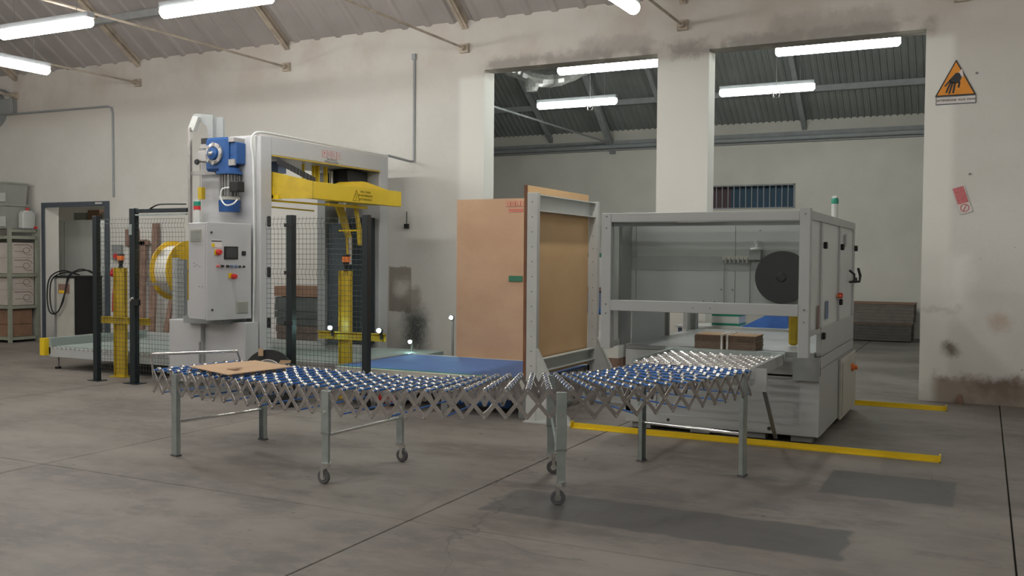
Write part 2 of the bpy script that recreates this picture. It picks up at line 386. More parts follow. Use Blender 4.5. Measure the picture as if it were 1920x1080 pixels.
# far hall steel
for i, x in enumerate((-14.3, -11.9, -9.5, -6.5, -3.53, -.6)):
    d = Vector((0, -4.5, 4.5*SL))
    r = MB().rbox((x-.05, BY, 4.52), (.10, 0, 0), d, (0, 0, -.12)); struct(r.build('trim_%d' % (i+31), 'beam2'))
for i, x in enumerate((-14.0, -7.9)):
    struct(MB().rbox((x-.07, BY, 4.22), (.14, 0, 0), (0, -3.2, 2.7), (0, 0, -.16)).build('trim_%d' % (i+41), 'beam2'))
    struct(MB().cyl((x, BY, 4.30), (x, WB, 4.30), .02, 8).build('trim_%d' % (i+51), 'beam2'))
for i, y in enumerate((20.2, 18.4, 16.8)):
    z = 4.58+SL*(BY-y); struct(MB().box(XL, XR, y-.05, y+.05, z-.16, z-.04).build('trim_%d' % (i+61), 'beam2'))
b = MB().box(XL, XR, BY-.16, BY, 4.26, 4.36).box(XL, XR, BY-.10, BY, 4.14, 4.19)
struct(b.build('trim_71', 'beam2')); struct(MB().cyl((XL, BY-.22, 4.22), (XR, BY-.22, 4.22), .05, 10).build('trim_72', 'plastic_grey', smooth=True))
# far window with bars
wn = struct(MB().box(-6.02, -3.71, BY-.02, BY+.02, 2.73, 2.755).box(-6.02, -3.71, BY-.02, BY+.02, 3.23, 3.26).box(-3.735, -3.70, BY-.02, BY+.02, 2.73, 3.26).box(-6.03, -6.0, BY-.02, BY+.02, 2.73, 3.26).build('window_1', 'beam2'))
for i in range(18):
    x = -5.95+i*.131; MB().box(x-.008, x+.008, BY+.01, BY+.03, 2.756, 3.229).build('window_bar', 'grey2', wn)
MB().box(-5.15, -3.7, BY+.25, BY+.28, 2.6, 3.4).build('pane', 'bluepan', wn)
MB().box(-6.1, -5.15, BY+.25, BY+.28, 2.6, 3.4).build('pane', 'maroon', wn)
struct(MB().box(-6.2, -3.5, BY+.3, BY+.34, 2.5, 3.5).build('trim_73', 'dark_joint'))
# steel framed doorway and the small store room behind it
dr = struct(MB().box(-15.60, -15.53, WY-.03, WY-.001, 0, 2.46).box(-13.94, -13.84, WY-.03, WY-.001, 0, 2.46).box(-15.60, -13.84, WY-.03, WY-.001, 2.461, 2.55).build('door_1', 'slate'))
MB().box(-14.15, -13.98, WY-.05, WY-.04, 2.50, 2.53).build('sign_plate', 'paper', dr)
struct(MB().box(-18.2, -12.6, 15.4, 15.5, 0, 3.2).box(-12.7, -12.6, WB, 15.4, 0, 3.2).box(-18.3, -18.2, WB, 15.5, 0, 3.2).build('wall_store', 'wall3'))
struct(MB().box(-18.3, -12.6, WB, 15.5, 3.2, 3.3).build('ceiling', 'wall3'))
# close the far hall against the store room
# ================================================================== LAMPS
def lamp(c, d, L_, m_, label, group, hang=None, twin=False):
    c = Vector(c); d = Vector(d).normalized(); t = thing('ceiling_lamp', c, label, 'lamp', group)
    s = d.cross(Vector((0, 0, 1)))
    MB().rbox(c-d*L_/2-s*.05+Vector((0, 0, .02)), d*L_, s*.10, (0, 0, .06)).build('lamp_body', 'plastic_grey', t)
    pr = [(-L_/2, .04), (-L_/2+.03, .068), (L_/2-.03, .068), (L_/2, .04)]
    MB().lathe(c-Vector((0, 0, .02)), d, pr, 12).build('diffuser', m_, t, smooth=True)
    if hang:
        for k in (-.35, .35): MB().cyl(c+d*L_*k+Vector((0, 0, .08)), c+d*L_*k+Vector((0, 0, hang)), .004, 6).build('hanger', 'greyd', t)
    return t
FG = 'fluorescent lamps of the near hall'; BG = 'fluorescent lamps beyond the openings'
lamp((-9.72, 7.4, 4.22), (1, 0, 0), 1.52, 'tubef', 'fluorescent lamp at upper left, entirely in view, aligned with the wall', FG, .36)
lamp((-7.22, 7.5, 4.23), (1, 0, 0), 1.52, 'tubef', 'fluorescent lamp cut by the top edge, above the grey portal machine', FG, .34)
lamp((-11.83, 8.30, 4.2), (0.02, 1, 0), 1.5, 'tubef', 'fluorescent lamp at the left edge, pointing towards the wall', FG, .36)
lamp((-3.30, 8.62, 4.2), (.02, 1, 0), 1.5, 'tubef', 'fluorescent lamp whose tip shows at the top edge, pointing towards the wall', FG, .36)
for i, (x, y) in enumerate(((-14.6, 4.0), (-10.2, 2.6), (-5.6, 3.6), (-2.2, 2.4), (3.0, 6.8), (-8.0, -1.0), (-2.0, -1.0), (-15.0, -.5))):
    wh = ('leftmost, over the open floor', 'over the floor left of the wheel conveyor', 'above the floor before the wheel conveyor', 'behind the camera on the right', 'far right, beside the right pier', 'middle of the rear row', 'right end of the rear row', 'left end of the rear row')[i]
    lamp((x, y, 4.3), (1, 0, 0), 1.52, 'tubef', 'fluorescent lamp out of the picture, '+wh, FG, .3)
lamp((-4.93, 12.9, 4.39), (1, 0, 0), 1.54, 'tubeb', 'bright lamp just inside the left opening, under its lintel', BG, .9)
lamp((-1.775, 12.9, 4.39), (1, 0, 0), 1.54, 'tubeb', 'bright lamp just inside the right opening, under its lintel', BG, .9)
lamp((-6.58, 15.7, 4.39), (1, 0, 0), 1.52, 'tubeb', 'further lamp seen through the left opening, with a bracket below it', BG, 1.2)
lamp((-3.24, 15.7, 4.39), (1, 0, 0), 1.52, 'tubeb', 'further lamp seen through the right opening, with a bracket below it', BG, 1.2)
for (x, y) in ((1.6, 12.9), (-8.1, 12.9), (-11.3, 14.5)):
    if x > -11: lamp((x, y+.4, 4.39), (1, 0, 0), 1.52, 'tubeb', 'far hall lamp hidden behind the %s' % ('right pier' if x > 0 else 'wall left of the openings'), BG, .9)
lamp((-14.7, 13.9, 2.95), (1, 0, 0), 1.2, 'tuber', 'lamp inside the store room behind the doorway', 'store room lamp')
for (x, lb) in ((-6.20, 'small wire bracket hanging under the lamp in the left opening'), (-3.02, 'small wire bracket hanging under the lamp in the right opening')):
    t = thing('lamp_bracket', (x, 15.4, 4.2), lb, 'bracket')
    MB().cyl((x, 15.4, 6.98), (x, 15.4, 4.22), .006, 6).build('rod', 'steel', t)
    MB().tube([(x-.06, 15.4, 4.28), (x-.04, 15.4, 4.18), (x+.04, 15.4, 4.18), (x+.06, 15.4, 4.28)], .012, 6).build('hook', 'steel', t)
# heating duct seen at the top of the left opening
t = thing('foil_duct', (-7.3, 15.6, 4.9), 'crumpled foil duct elbow at the top of the left opening', 'duct')
pp = bezier([(-7.9, 15.6, 5.1), (-7.6, 15.6, 5.0), (-7.3, 15.6, 4.85), (-7.0, 15.9, 4.9), (-6.6, 16.4, 5.2)], 5)
MB().tube(pp, [.15+.012*(i % 2) for i in range(len(pp))], 12).build('elbow', 'duct', t)
MB().lathe((-7.4, 15.55, 4.62), (0, 0, 1), [(0, .1), (.06, .13), (.2, .12), (.3, .08)], 12).build('fan_housing', 'duct', t)

# ================================================================== WALL ITEMS
def conduit(pts, r, m_, label, cat='conduit'):
    return tag(MB().tube(pts, r, 8).build('conduit', m_, smooth=True), label, cat)
conduit([(-7.50, WY-.02, 4.50), (-7.50, WY-.02, 3.05), (-7.50, WY-.03, 3.0), (-7.50, WY-.1, 2.99), (-7.50, 11.1, 3.02)], .018, 'plastic_grey', 'grey conduit coming down the wall to the portal machine')
tag(MB().box(-7.53, -7.47, WY-.05, WY, 4.48, 4.56).build('junction_box', 'plastic_grey'), 'small grey box on top of the middle wall conduit', 'junction box')
conduit([(-18.5, WY-.02, 4.24), (-13.85, WY-.02, 4.21), (-13.76, WY-.02, 4.18), (-13.73, WY-.02, 4.08), (-13.72, WY-.02, 2.62)], .018, 'plastic_grey', 'grey conduit bending down beside the doorway at the left')
t = thing('wall_blower', (-16.6, WY, 4.3), 'grey round housing on the wall at the left edge, under the lamp', 'blower')
MB().lathe((-16.9, WY, 4.33), (0, -1, 0), [(0, .34), (.16, .34), (.2, .28)], 20).build('housing', 'plastic_grey', t)
MB().box(-16.62, -16.28, WY-.14, WY, 4.21, 4.50).build('terminal_box', 'grey2', t, bevel=.01)
MB().tube(bezier([(-17.1, WY-.1, 4.66), (-16.7, WY-.1, 4.70), (-16.4, WY-.1, 4.60), (-16.28, WY-.1, 4.45), (-16.3, WY-.08, 4.2)], 4), .022, 6).build('hose', 'greyd', t)
# hazard sign
sg = thing('hazard_sign', (-.33, WY, 3.6), 'orange triangular hand hazard sign with caption, high on the right pier', 'sign')
yy = WY-.012
MB().prism([(-.545, yy, 3.462), (-.125, yy, 3.462), (-.335, yy, 3.865)], (0, .01, 0)).build('sign_border', 'ink', sg)
MB().prism([(-.522, yy-.002, 3.474), (-.148, yy-.002, 3.474), (-.335, yy-.002, 3.838)], (0, .004, 0)).build('sign_face', 'signo', sg)
MB().prism([(-.32, yy-.004, 3.70), (-.275, yy-.004, 3.76), (-.255, yy-.004, 3.68), (-.275, yy-.004, 3.655)], (0, .003, 0)).build('cuff', 'paper', sg)
b = MB().prism([(-.335, yy-.005, 3.715), (-.30, yy-.005, 3.715), (-.275, yy-.005, 3.665), (-.30, yy-.005, 3.60), (-.38, yy-.005, 3.60), (-.40, yy-.005, 3.64)], (0, .004, 0))
for (x0, z0, x1, z1) in ((-.385, .62, -.43, .50), (-.365, .61, -.40, .485), (-.34, .61, -.36, .49), (-.39, .64, -.445, .57), (-.295, .61, -.305, .55)):
    dx = .010; b.prism([(x0-dx, yy-.005, 3+z0), (x1-dx, yy-.005, 3+z1), (x1+dx, yy-.005, 3+z1), (x0+dx, yy-.005, 3+z0)], (0, .004, 0))
b.build('hand_symbol', 'ink', sg)
MB().box(-.535, -.125, yy+.002, WY, 3.368, 3.458).build('caption_border', 'slate', sg); MB().box(-.528, -.132, yy-.002, yy+.001, 3.376, 3.451).build('caption_plate', 'paper', sg)
text('caption', 'ATTENZIONE  ALLE  MANI', .033, (-.33, yy-.004, 3.414), (1, 0, 0), (0, 0, 1), 'ink', sg)
pn = thing('paper_notice', (-.23, WY, 2.3), 'tilted pink and white no entry notice hanging on the right pier', 'notice')
a = R(-24); ux = Vector((math.cos(a)*.135, 0, -math.sin(-a)*.0+math.sin(a)*-.0)); ux = Vector((.125, 0, .035)); uz = Vector((.095, 0, -.30)); o0 = Vector((-.353, WY-.012, 2.425))
MB().rbox(o0, ux, (0, .006, 0), uz).build('sheet', 'paper', pn)
o1 = o0+ux*.06+uz*.03+Vector((0, -.002, 0)); MB().rbox(o1, ux*.88, (0, .002, 0), uz*.60).build('print_block', 'pink', pn)
cc = o0+ux*.5+uz*.80+Vector((0, -.003, 0))
ring = [cc+Vector((math.cos(k*math.pi/10)*.042, 0, math.sin(k*math.pi/10)*.042)) for k in range(21)]
MB().tube(ring, .004, 5).tube([cc+Vector((-.016, 0, -.038)), cc+Vector((.016, 0, .038))], .004, 5).build('prohibition_mark', 'redink', pn)
for k in range(4):
    MB().rbox(o1+ux*(.14+.2*k)+uz*.05+Vector((0, -.001, 0)), ux*.06, (0, .001, 0), uz*.5).build('text_line', 'redink', pn)
h = MB()
h.lathe((-.125, WY, 3.70), (0, -1, 0), [(0, .014), (.02, .01)], 8); tag(h.build('wall_bolt', 'greyd'), 'rusty bolt beside the orange hazard sign', 'bolt')
tag(MB().lathe((-.17, WY, 2.58), (0, -1, 0), [(0, .014), (.02, .01)], 8).build('wall_bolt', 'greyd'), 'rusty bolt above the tilted pink notice', 'bolt')
t = thing('pull_cord', (-7.55, WY-.03, 2.1), 'small black cord switch hanging below the end of the yellow arm', 'switch')
MB().cyl((-7.62, WY-.02, 2.27), (-7.62, WY-.02, 2.08), .006, 6).build('cord', 'ink', t); MB().box(-7.65, -7.59, WY-.05, WY, 2.02, 2.09).build('handle', 'black', t)
tag(MB().lathe((-.22, WY-.08, .0), (0, 0, 1), [(0, .03), (.03, .04), (.09, .03), (.11, .015)], 10).build('rubble_lump', 'wood'), 'small dark rusty lump at the foot of the right pier', 'rubble')

# ================================================================== FLEXIBLE CONVEYOR
st = [((-5.6725, 5.95), (.986, -.166)), ((-4.09, 5.77), (.999, -.05)), ((-2.645, 5.99), (.877, .48)), ((-1.99, 7.06), (.176, .984))]
zt = [.664, .672, .742, .768]
def herm(i, t):
    (p0, d0), (p1, d1) = st[i], st[i+1]; p0, d0, p1, d1 = map(Vector, (p0, d0, p1, d1)); L_ = (p1-p0).length*1.08
    h0 = 2*t**3-3*t*t+1; h1 = t**3-2*t*t+t; h2 = -2*t**3+3*t*t; h3 = t**3-t*t
    p = h0*p0+h1*L_*d0+h2*p1+h3*L_*d1
    g0 = 6*t*t-6*t; g1 = 3*t*t-4*t+1; g2 = -6*t*t+6*t; g3 = 3*t*t-2*t
    d = (g0*p0+g1*L_*d0+g2*p1+g3*L_*d1).normalized(); s = t*t*(3-2*t)
    return p, d, zt[i]*(1-s)+zt[i+1]*s
sm = []
for k in range(-6, 1): p = Vector(st[0][0])+Vector(st[0][1])*(.05*k/1.); sm.append((p, Vector(st[0][1]), zt[0])) if k < 0 else None
for i in range(3):
    for k in range(60): sm.append(herm(i, k/60))
for k in range(3): sm.append((Vector(st[3][0])+Vector(st[3][1])*.05*k, Vector(st[3][1]), zt[3]))
HW = .435
def edges(s):
    p, d, z = s; n = Vector((-d.y, d.x)); return p-n*HW, p+n*HW, z
acc = [0.]; 
for a, b_ in zip(sm, sm[1:]):
    acc.append(acc[-1]+.75*(edges(b_)[0]-edges(a)[0]).length+.25*(edges(b_)[1]-edges(a)[1]).length)
NA = 41; ax = []
for i in range(NA):
    L_ = acc[-1]*i/(NA-1); j = max(k for k in range(len(acc)) if acc[k] <= L_+1e-9); j = min(j, len(acc)-2)
    f = (L_-acc[j])/(acc[j+1]-acc[j]); ea, eb = edges(sm[j]), edges(sm[j+1])
    o_ = ea[0].lerp(eb[0], f); n_ = ea[1].lerp(eb[1], f); z = ea[2]*(1-f)+eb[2]*f
    ax.append((Vector((o_.x, o_.y, z)), Vector((n_.x, n_.y, z))))
cv = thing('flexible_conveyor', (-3.6, 5.8, 0), 'long curved skate wheel conveyor of steel scissor bars on legs', 'conveyor')
wm = MB().lathe((0, 0, 0), (1, 0, 0), [(-.012, .008), (-.012, .018), (-.009, .0215), (.009, .0215), (.012, .018), (.012, .008)], 12).mesh('wheel', 'zinc', True)
DZ = Vector((0, 0, .17)); nw = 8; wheels = []
tm = MB().cyl((0, 0, 0), (1, 0, 0), .0082, 8).mesh('blue_tube', 'bluetube', True)
rm_ = MB().cyl((0, 0, 0), (1, 0, 0), .006, 6).mesh('lower_tube', 'bluetube', True)
def frame(a, b_):
    u = (b_-a); L_ = u.length; u.normalize(); v = Vector((0, 0, 1)).cross(u).normalized(); w_ = u.cross(v)
    M = Matrix((u, v, w_)).transposed().to_4x4(); M.translation = a; return M, L_
for i, (o_, n_) in enumerate(ax):
    M, L_ = frame(o_, n_)
    inst('axle_tube', tm, M @ Matrix.Diagonal((L_, 1, 1, 1)), cv)
    if i % 3 == 1: inst('lower_tube', rm_, Matrix.Translation(-DZ) @ M @ Matrix.Diagonal((L_, 1, 1, 1)), cv)
    sh = .004*(1 if i % 2 else -1)
    for k in range(nw):
        t = (k+.5)/nw; wheels.append(M @ Matrix.Translation((L_*t+sh, 0, 0)))
wheels.sort(key=lambda q: q.translation.length)
for q in wheels[:299]: inst('wheel', wm, q, cv)
rest = MB()
for q in wheels[299:]:
    vs = [q @ v.co for v in wm.vertices]; rest.add(vs, [tuple(p.vertices) for p in wm.polygons])
o = rest.build('wheel', 'zinc', cv, smooth=True); o['kind'] = 'stuff'
bolt = MB(); 
def bar(a, b_, off, bend=0):
    u = (b_-a).normalized(); n = u.cross(Vector((0, 0, 1))).normalized(); v = u.cross(n); w_ = .013
    return MB().rbox(a-u*.012+v*-w_+n*off-n*.002, u*((b_-a).length+.024), v*2*w_, n*.004)
for side, sg_ in ((0, -1), (1, 1)):
    for i in range(NA-1):
        a, b_ = ax[i][side], ax[i+1][side]
        bar(a, b_-DZ, .004).build('scissor_bar', 'steel', cv); bar(a-DZ, b_, -.003).build('scissor_bar', 'steel', cv)
        nrm = (ax[i][0]-ax[i][1]).normalized()*(1 if side == 0 else -1)
        for q in ((a+b_-DZ)/2, a-DZ, a): bolt.cyl(q-nrm*.006, q+nrm*.011, .0065, 6)
bolt.build('bolt_heads', 'zinc', cv, kind='stuff')
# inner lattice lanes
b = MB()
for t in (.33, .66):
    for i in range(0, NA-1):
        a, b_ = ax[i][0].lerp(ax[i][1], t), ax[i+1][0].lerp(ax[i+1][1], t)
        for (p, q) in ((a-Vector((0, 0, .01)), (a+b_)/2-DZ*.75), ((a+b_)/2-DZ*.75, b_-Vector((0, 0, .01)))):
            m_ = bar(p, q, 0); b.add(m_.v, m_.f)
b.build('inner_scissor_bars', 'steel', cv, kind='stuff')
# legs
def leg(p, z, kind, inw):
    """one leg; p foot centre, inw unit vector across to its partner"""
    p = Vector((p[0], p[1], 0)); u = Vector((inw[0], inw[1], 0)).normalized(); v = Vector((-u.y, u.x, 0)); w_ = .034
    z1 = z-.01
    if kind == 'foot':
        l = MB().rbox(p-u*.012-v*w_+Vector((0, 0, .012)), u*.004, v*2*w_, (0, 0, z1-.012)).rbox(p-u*.012-v*w_+Vector((0, 0, .012)), u*.035, v*.004, (0, 0, z1-.012)).rbox(p-u*.012+v*(w_-.004)+Vector((0, 0, .012)), u*.035, v*.004, (0, 0, z1-.012)).build('leg', 'galv', cv)
        MB().rbox(p-u*.02-v*(w_+.006), u*.05, v*(2*w_+.012), (0, 0, .013)).build('foot', 'rubber', l)
    else:
        l = MB().rbox(p-u*.016-v*w_+Vector((0, 0, .36)), u*.03, v*2*w_, (0, 0, z1-.36)).build('leg', 'galv', cv, bevel=.003)
        MB().rbox(p-u*.012-v*(w_-.006)+Vector((0, 0, .15)), u*.022, v*2*(w_-.006), (0, 0, .26)).build('inner_tube', 'galv', l)
        MB().rbox(p-u*.018-v*(w_+.003)+Vector((0, 0, .352)), u*.034, v*(2*w_+.006), (0, 0, .008)).build('collar', 'greyd', l)
        h_ = MB().cyl(p+Vector((0, 0, .125)), p+Vector((0, 0, .152)), .034, 12); q = p+v*.02
        h_.rbox(q-u*.022-v*.012+Vector((0, 0, .045)), u*.004, v*.026, (0, 0, .085)).rbox(q+u*.018-v*.012+Vector((0, 0, .045)), u*.004, v*.026, (0, 0, .085)).build('caster_fork', 'zinc', l)
        MB().lathe(q+Vector((0, 0, .05)), u, [(-.013, .016), (-.013, .046), (-.009, .05), (.009, .05), (.013, .046), (.013, .016)], 20).build('caster_wheel', 'rubber', l, smooth=True)
        MB().lathe(q+Vector((0, 0, .05)), u, [(-.016, .022), (.016, .022)], 12).build('hub', 'zinc', l)
        MB().lathe(p-u*.02+Vector((0, 0, z-.16)), u, [(-.006, .011), (.004, .011)], 6).build('bolt', 'zinc', l)
LG = [((-5.745, 5.52), (-5.60, 6.385), 'foot', .665, .27), ((-4.114, 5.335), (-4.068, 6.207), 'cast', .672, .345), ((-2.43, 5.60), (-2.856, 6.387), 'cast', .745, None), ((-1.567, 6.99), (-2.406, 7.136), 'foot', .77, .31)]
for (a, b_, kd, z, zb) in LG:
    d = (b_[0]-a[0], b_[1]-a[1]); leg(a, z, kd, d); leg(b_, z, kd, (-d[0], -d[1]))
    A = Vector((a[0], a[1], 0)); B_ = Vector((b_[0], b_[1], 0))
    if zb: MB().cyl(A+Vector((0, 0, zb)), B_+Vector((0, 0, zb)), .013, 12).build('cross_bar', 'chrome', cv, smooth=True)
A, B_ = Vector((-2.43, 5.6, 0)), Vector((-2.856, 6.387, 0))
MB().cyl(B_+Vector((.0, 0, .45)), A+Vector((0, 0, .22)), .010, 8).build('cross_bar', 'galv', cv)
# loading end handle
a, b_ = ax[0]; ha, hb = Vector((-5.985, 5.50, .805)), Vector((-5.86, 6.34, .765))
MB().cyl(ha, hb, .015, 12).build('handle_bar', 'chrome', cv, smooth=True)
MB().cyl(ha, a-DZ*.4, .008, 8).build('handle_strut', 'zinc', cv); MB().cyl(hb, b_-DZ*.1, .009, 8).build('handle_strut', 'zinc', cv)
# cardboard sheet on the loading end
cs = MB(); q = [Vector((-5.745, 5.66, .700)), Vector((-5.10, 5.42, .697)), Vector((-4.99, 6.03, .703)), Vector((-5.56, 6.24, .702))]
n = 8; vs = []; fs = []
for k in (0, .007):
    for i in range(n+1):
        for j in range(n+1):
            u, v = i/n, j/n; p = q[0].lerp(q[1], u).lerp(q[3].lerp(q[2], u), v); vs.append((p.x, p.y, p.z+k+.006*math.sin(math.pi*u)*math.sin(3*v)))
m1 = (n+1)**2
for i in range(n):
    for j in range(n):
        a0 = i*(n+1)+j; fs += [(a0, a0+1, a0+n+2, a0+n+1), (a0+m1, a0+m1+n+1, a0+m1+n+2, a0+m1+1)]
for i in range(n):
    for (a0, a1) in ((i, i+1), (n*(n+1)+i+1, n*(n+1)+i)): fs.append((a0, a0+m1, a1+m1, a1))
    for (a0, a1) in (((i+1)*(n+1), i*(n+1)), (i*(n+1)+n, (i+1)*(n+1)+n)): fs.append((a0, a0+m1, a1+m1, a1))
t = thing('cardboard_sheet', (-5.35, 5.85, .69), 'flat tan cardboard sheet lying on the left end of the wheel conveyor', 'cardboard')
MB().add(vs, fs).build('sheet', 'card', t)
MB().prism([(-5.30, 5.62, .711), (-5.20, 5.60, .711), (-5.17, 5.66, .724), (-5.21, 5.66, .722)], (0, 0, .003)).build('torn_flap', 'card2', t)

# ================================================================== STRAPPING MACHINE (right)
MX0, MX1 = -3.03, -1.25; FY = 7.83; LY = 8.45; MYB = 10.74
sm_ = thing('strapping_machine', (-2.1, 9.4, 0), 'large light grey box strapping machine with clear front and conveyor infeed', 'machine')
# guard frame (overhanging front)
b = MB().box(MX0, MX0+.09, FY, FY+.09, .81, 2.0); b.build('front_post', 'grey', sm_, bevel=.004)
MB().box(MX1-.085, MX1, FY, FY+.09, .81, 2.02).build('front_post', 'grey', sm_, bevel=.004)
MB().box(MX0+.09, MX1-.085, FY, FY+.07, 1.92, 2.0).build('top_rail', 'grey', sm_, bevel=.004)
MB().box(MX0+.09, MX1-.085, FY+.03, FY+.06, 1.885, 1.915).build('top_rail', 'grey2', sm_)
MB().box(MX0+.09, MX1-.085, FY-.005, FY+.07, 1.145, 1.24).build('middle_rail', 'grey', sm_, bevel=.004)
MB().box(MX0+.09, MX1-.085, FY+.03, FY+.035, 1.24, 1.92).build('front_window', 'perspex', sm_)
for (x, z) in ((MX0+.045, 1.97), (MX0+.045, 1.87), (MX0+.045, 1.20), (MX0+.045, 1.12), (MX1-.04, 1.97), (MX1-.04, 1.20), (MX1-.04, 1.10), (-2.2, 1.19), (-2.05, 1.19)):
    MB().lathe((x, FY, z), (0, -1, 0), [(0, .008), (.008, .006)], 8).build('bolt', 'greyd', sm_)
# side top rails + roof strip
MB().box(MX0, MX0+.06, FY+.09, MYB, 1.93, 2.0).build('side_rail', 'grey', sm_)
MB().box(MX1-.06, MX1, FY+.09, MYB, 1.93, 2.0).build('side_rail', 'grey', sm_)
# left side panel, slanting inner door frame
MB().box(MX0+.01, MX0+.03, FY+.09, 8.20, .85, 1.93).build('side_window', 'perspex2', sm_)
MB().box(MX0+.03, MX0+.06, 8.20, 8.46, .81, 1.93).build('side_post', 'grey2', sm_)
MB().box(MX0+.02, MX0+.05, 8.52, 9.55, .80, 1.97).build('inner_side_wall', 'grey', sm_)
MB().box(MX0+.02, MX0+.07, 9.60, 9.66, .80, 1.97).build('side_post', 'greyd', sm_)
MB().box(MX0-.0, MX0+.05, 10.4, 10.5, .81, 1.95).build('side_post', 'grey', sm_)
MB().box(MX0-.0, MX0+.05, FY+.09, 8.19, .81, .87).build('side_rail', 'grey', sm_)
# back wall with opening below
MB().box(-3.01, -2.93, 8.47, 8.50, 1.12, 1.93).build('head_plate', 'grey', sm_)
MB().box(-2.925, -2.0, 8.47, 8.50, 1.12, 1.93).build('head_plate', 'grey', sm_)
MB().box(-1.995, -1.27, 8.47, 8.50, 1.12, 1.93).build('head_plate', 'grey', sm_)
MB().box(-3.0, -1.74, 8.462, 8.47, 1.50, 1.625).build('cross_band', 'grey2', sm_)
for (x, z) in ((-2.12, 1.33), (-2.02, 1.33), (-2.28, 1.22), (-2.18, 1.22), (-1.78, 1.86)): MB().lathe((x, 8.47, z), (0, -1, 0), [(0, .009), (.006, .007)], 8).build('bolt', 'greyd', sm_)
MB().box(MX0+.05, MX1-.06, MYB-.08, MYB, 1.93, 2.0).build('top_rail', 'grey', sm_)
MB().box(-3.03, -2.95, MYB-.12, MYB, .78, 2.0).build('back_post', 'grey2', sm_)
MB().box(-1.40, MX1-.06, MYB-.12, MYB-.01, .81, 1.925).build('back_post', 'grey2', sm_)
# right side: posts, hazy doors, handles
MB().box(MX1-.05, MX1, 8.42, 8.50, 1.025, 1.925).build('side_post', 'grey', sm_, bevel=.003)
MB().box(MX1-.05, MX1, 9.55, 9.63, 1.025, 1.925).build('side_post', 'grey', sm_, bevel=.003)
MB().box(MX1-.05, MX1, 10.62, MYB, 1.025, 1.925).build('side_post', 'grey', sm_, bevel=.003)
MB().box(MX1-.02, MX1-.012, 8.50, 9.55, 1.02, 1.93).build('side_door', 'perspex2', sm_)
MB().box(MX1-.02, MX1-.012, 9.63, 10.62, 1.02, 1.93).build('side_door', 'perspex2', sm_)
MB().box(MX1-.045, MX1-.001, LY+.06, MYB, .765, 1.02).build('side_panel', 'grey', sm_, bevel=.003)
MB().box(MX1-.05, MX1-.0, 7.93, 8.42, .98, 1.02).build('side_rail', 'grey', sm_)
MB().box(MX1-.02, MX1-.012, 7.93, 8.42, 1.02, 1.93).build('side_door', 'perspex2', sm_)
for (y, z) in ((8.55, 1.73), (9.64, 1.73), (10.72, 1.73), (8.53, .945), (10.72, 1.39), (9.6, 1.20)):
    MB().box(MX1, MX1+.03, y-.03, y+.03, z-.03, z+.03).build('latch', 'black', sm_, bevel=.006)
MB().tube([(MX1, 10.55, 1.38), (MX1+.07, 10.58, 1.38), (MX1+.075, 10.6, 1.44), (MX1+.05, 10.62, 1.52)], .014, 8).build('door_handle', 'black', sm_)
MB().tube([(MX1, 10.3, 1.5), (MX1+.05, 10.3, 1.46), (MX1+.05, 10.3, 1.38), (MX1, 10.3, 1.38)], .012, 8).build('door_handle', 'black', sm_)
b = MB().box(MX1, MX1+.03, 9.40, 9.66, 1.255, 1.275).build('safety_switch', 'orange', sm_)
MB().box(MX1, MX1+.04, 9.48, 9.52, 1.24, 1.29).build('key', 'red', b)
MB().box(MX1, MX1+.004, 8.72, 8.86, 1.08, 1.24).build('warning_sticker', 'bluebox', sm_)
MB().box(MX1, MX1+.004, 8.25, 8.33, 1.02, 1.22).build('warning_sticker', 'print_b', sm_)
MB().box(MX1, MX1+.004, 9.9, 10.0, 1.74, 1.86).build('warning_sticker', 'grey2', sm_)
# lower cabinet
LX0, LX1 = -3.01, -1.25
MB().box(LX0, LX1-.02, LY-.012, MYB-.02, .60, .755).build('table_frame', 'grey', sm_, bevel=.004)
MB().box(LX0, LX0+.30, LY, LY+.06, .07, .60).build('lower_post', 'grey', sm_, bevel=.004)
MB().box(LX0+.30, LX1-.17, LY+.02, LY+.05, .16, .58).build('lower_panel', 'grey', sm_)
MB().box(LX1-.17, LX1, LY, LY+.06, .07, .595).build('lower_post', 'grey', sm_, bevel=.004)
MB().box(LX0+.001, LX1-.002, LY-.006, LY+.05, .07, .165).build('kick_rail', 'grey', sm_, bevel=.003)
MB().box(LX0, LX0+.05, LY, MYB, .07, .60).build('side_panel', 'grey2', sm_)
MB().box(LX1-.04, LX1-.001, LY+.065, MYB, .07, .76).build('side_panel', 'grey', sm_)
MB().box(LX1, LX1+.004, LY+.02, MYB-.05, .655, .662).build('side_seam', 'greyd', sm_)
MB().box(LX0+.05, LX1-.05, LY+.1, MYB, .07, .58).build('inner_body', 'greyd', sm_)
MB().box(LX0, LX1-.05, LY-.01, MYB, .758, .80).build('table_top', 'grey2', sm_, bevel=.003)
MB().lathe((LX1-.42, LY, .115), (0, -1, 0), [(0, .018), (.008, .018)], 12).build('hole_plug', 'ink', sm_)
MB().lathe((LX0+.42, LY, .115), (0, -1, 0), [(0, .015), (.008, .015)], 12).build('hole_plug', 'ink', sm_)
for (x, y) in ((LX0+.15, LY+.1), (LX1-.15, LY+.1), (-2.3, LY+.1), (-1.8, LY+.1), (LX0+.15, MYB-.1), (LX1-.15, MYB-.1)):
    MB().box(x-.09, x+.09, y-.07, y+.07, .015, .075).build('foot', 'greyd', sm_)
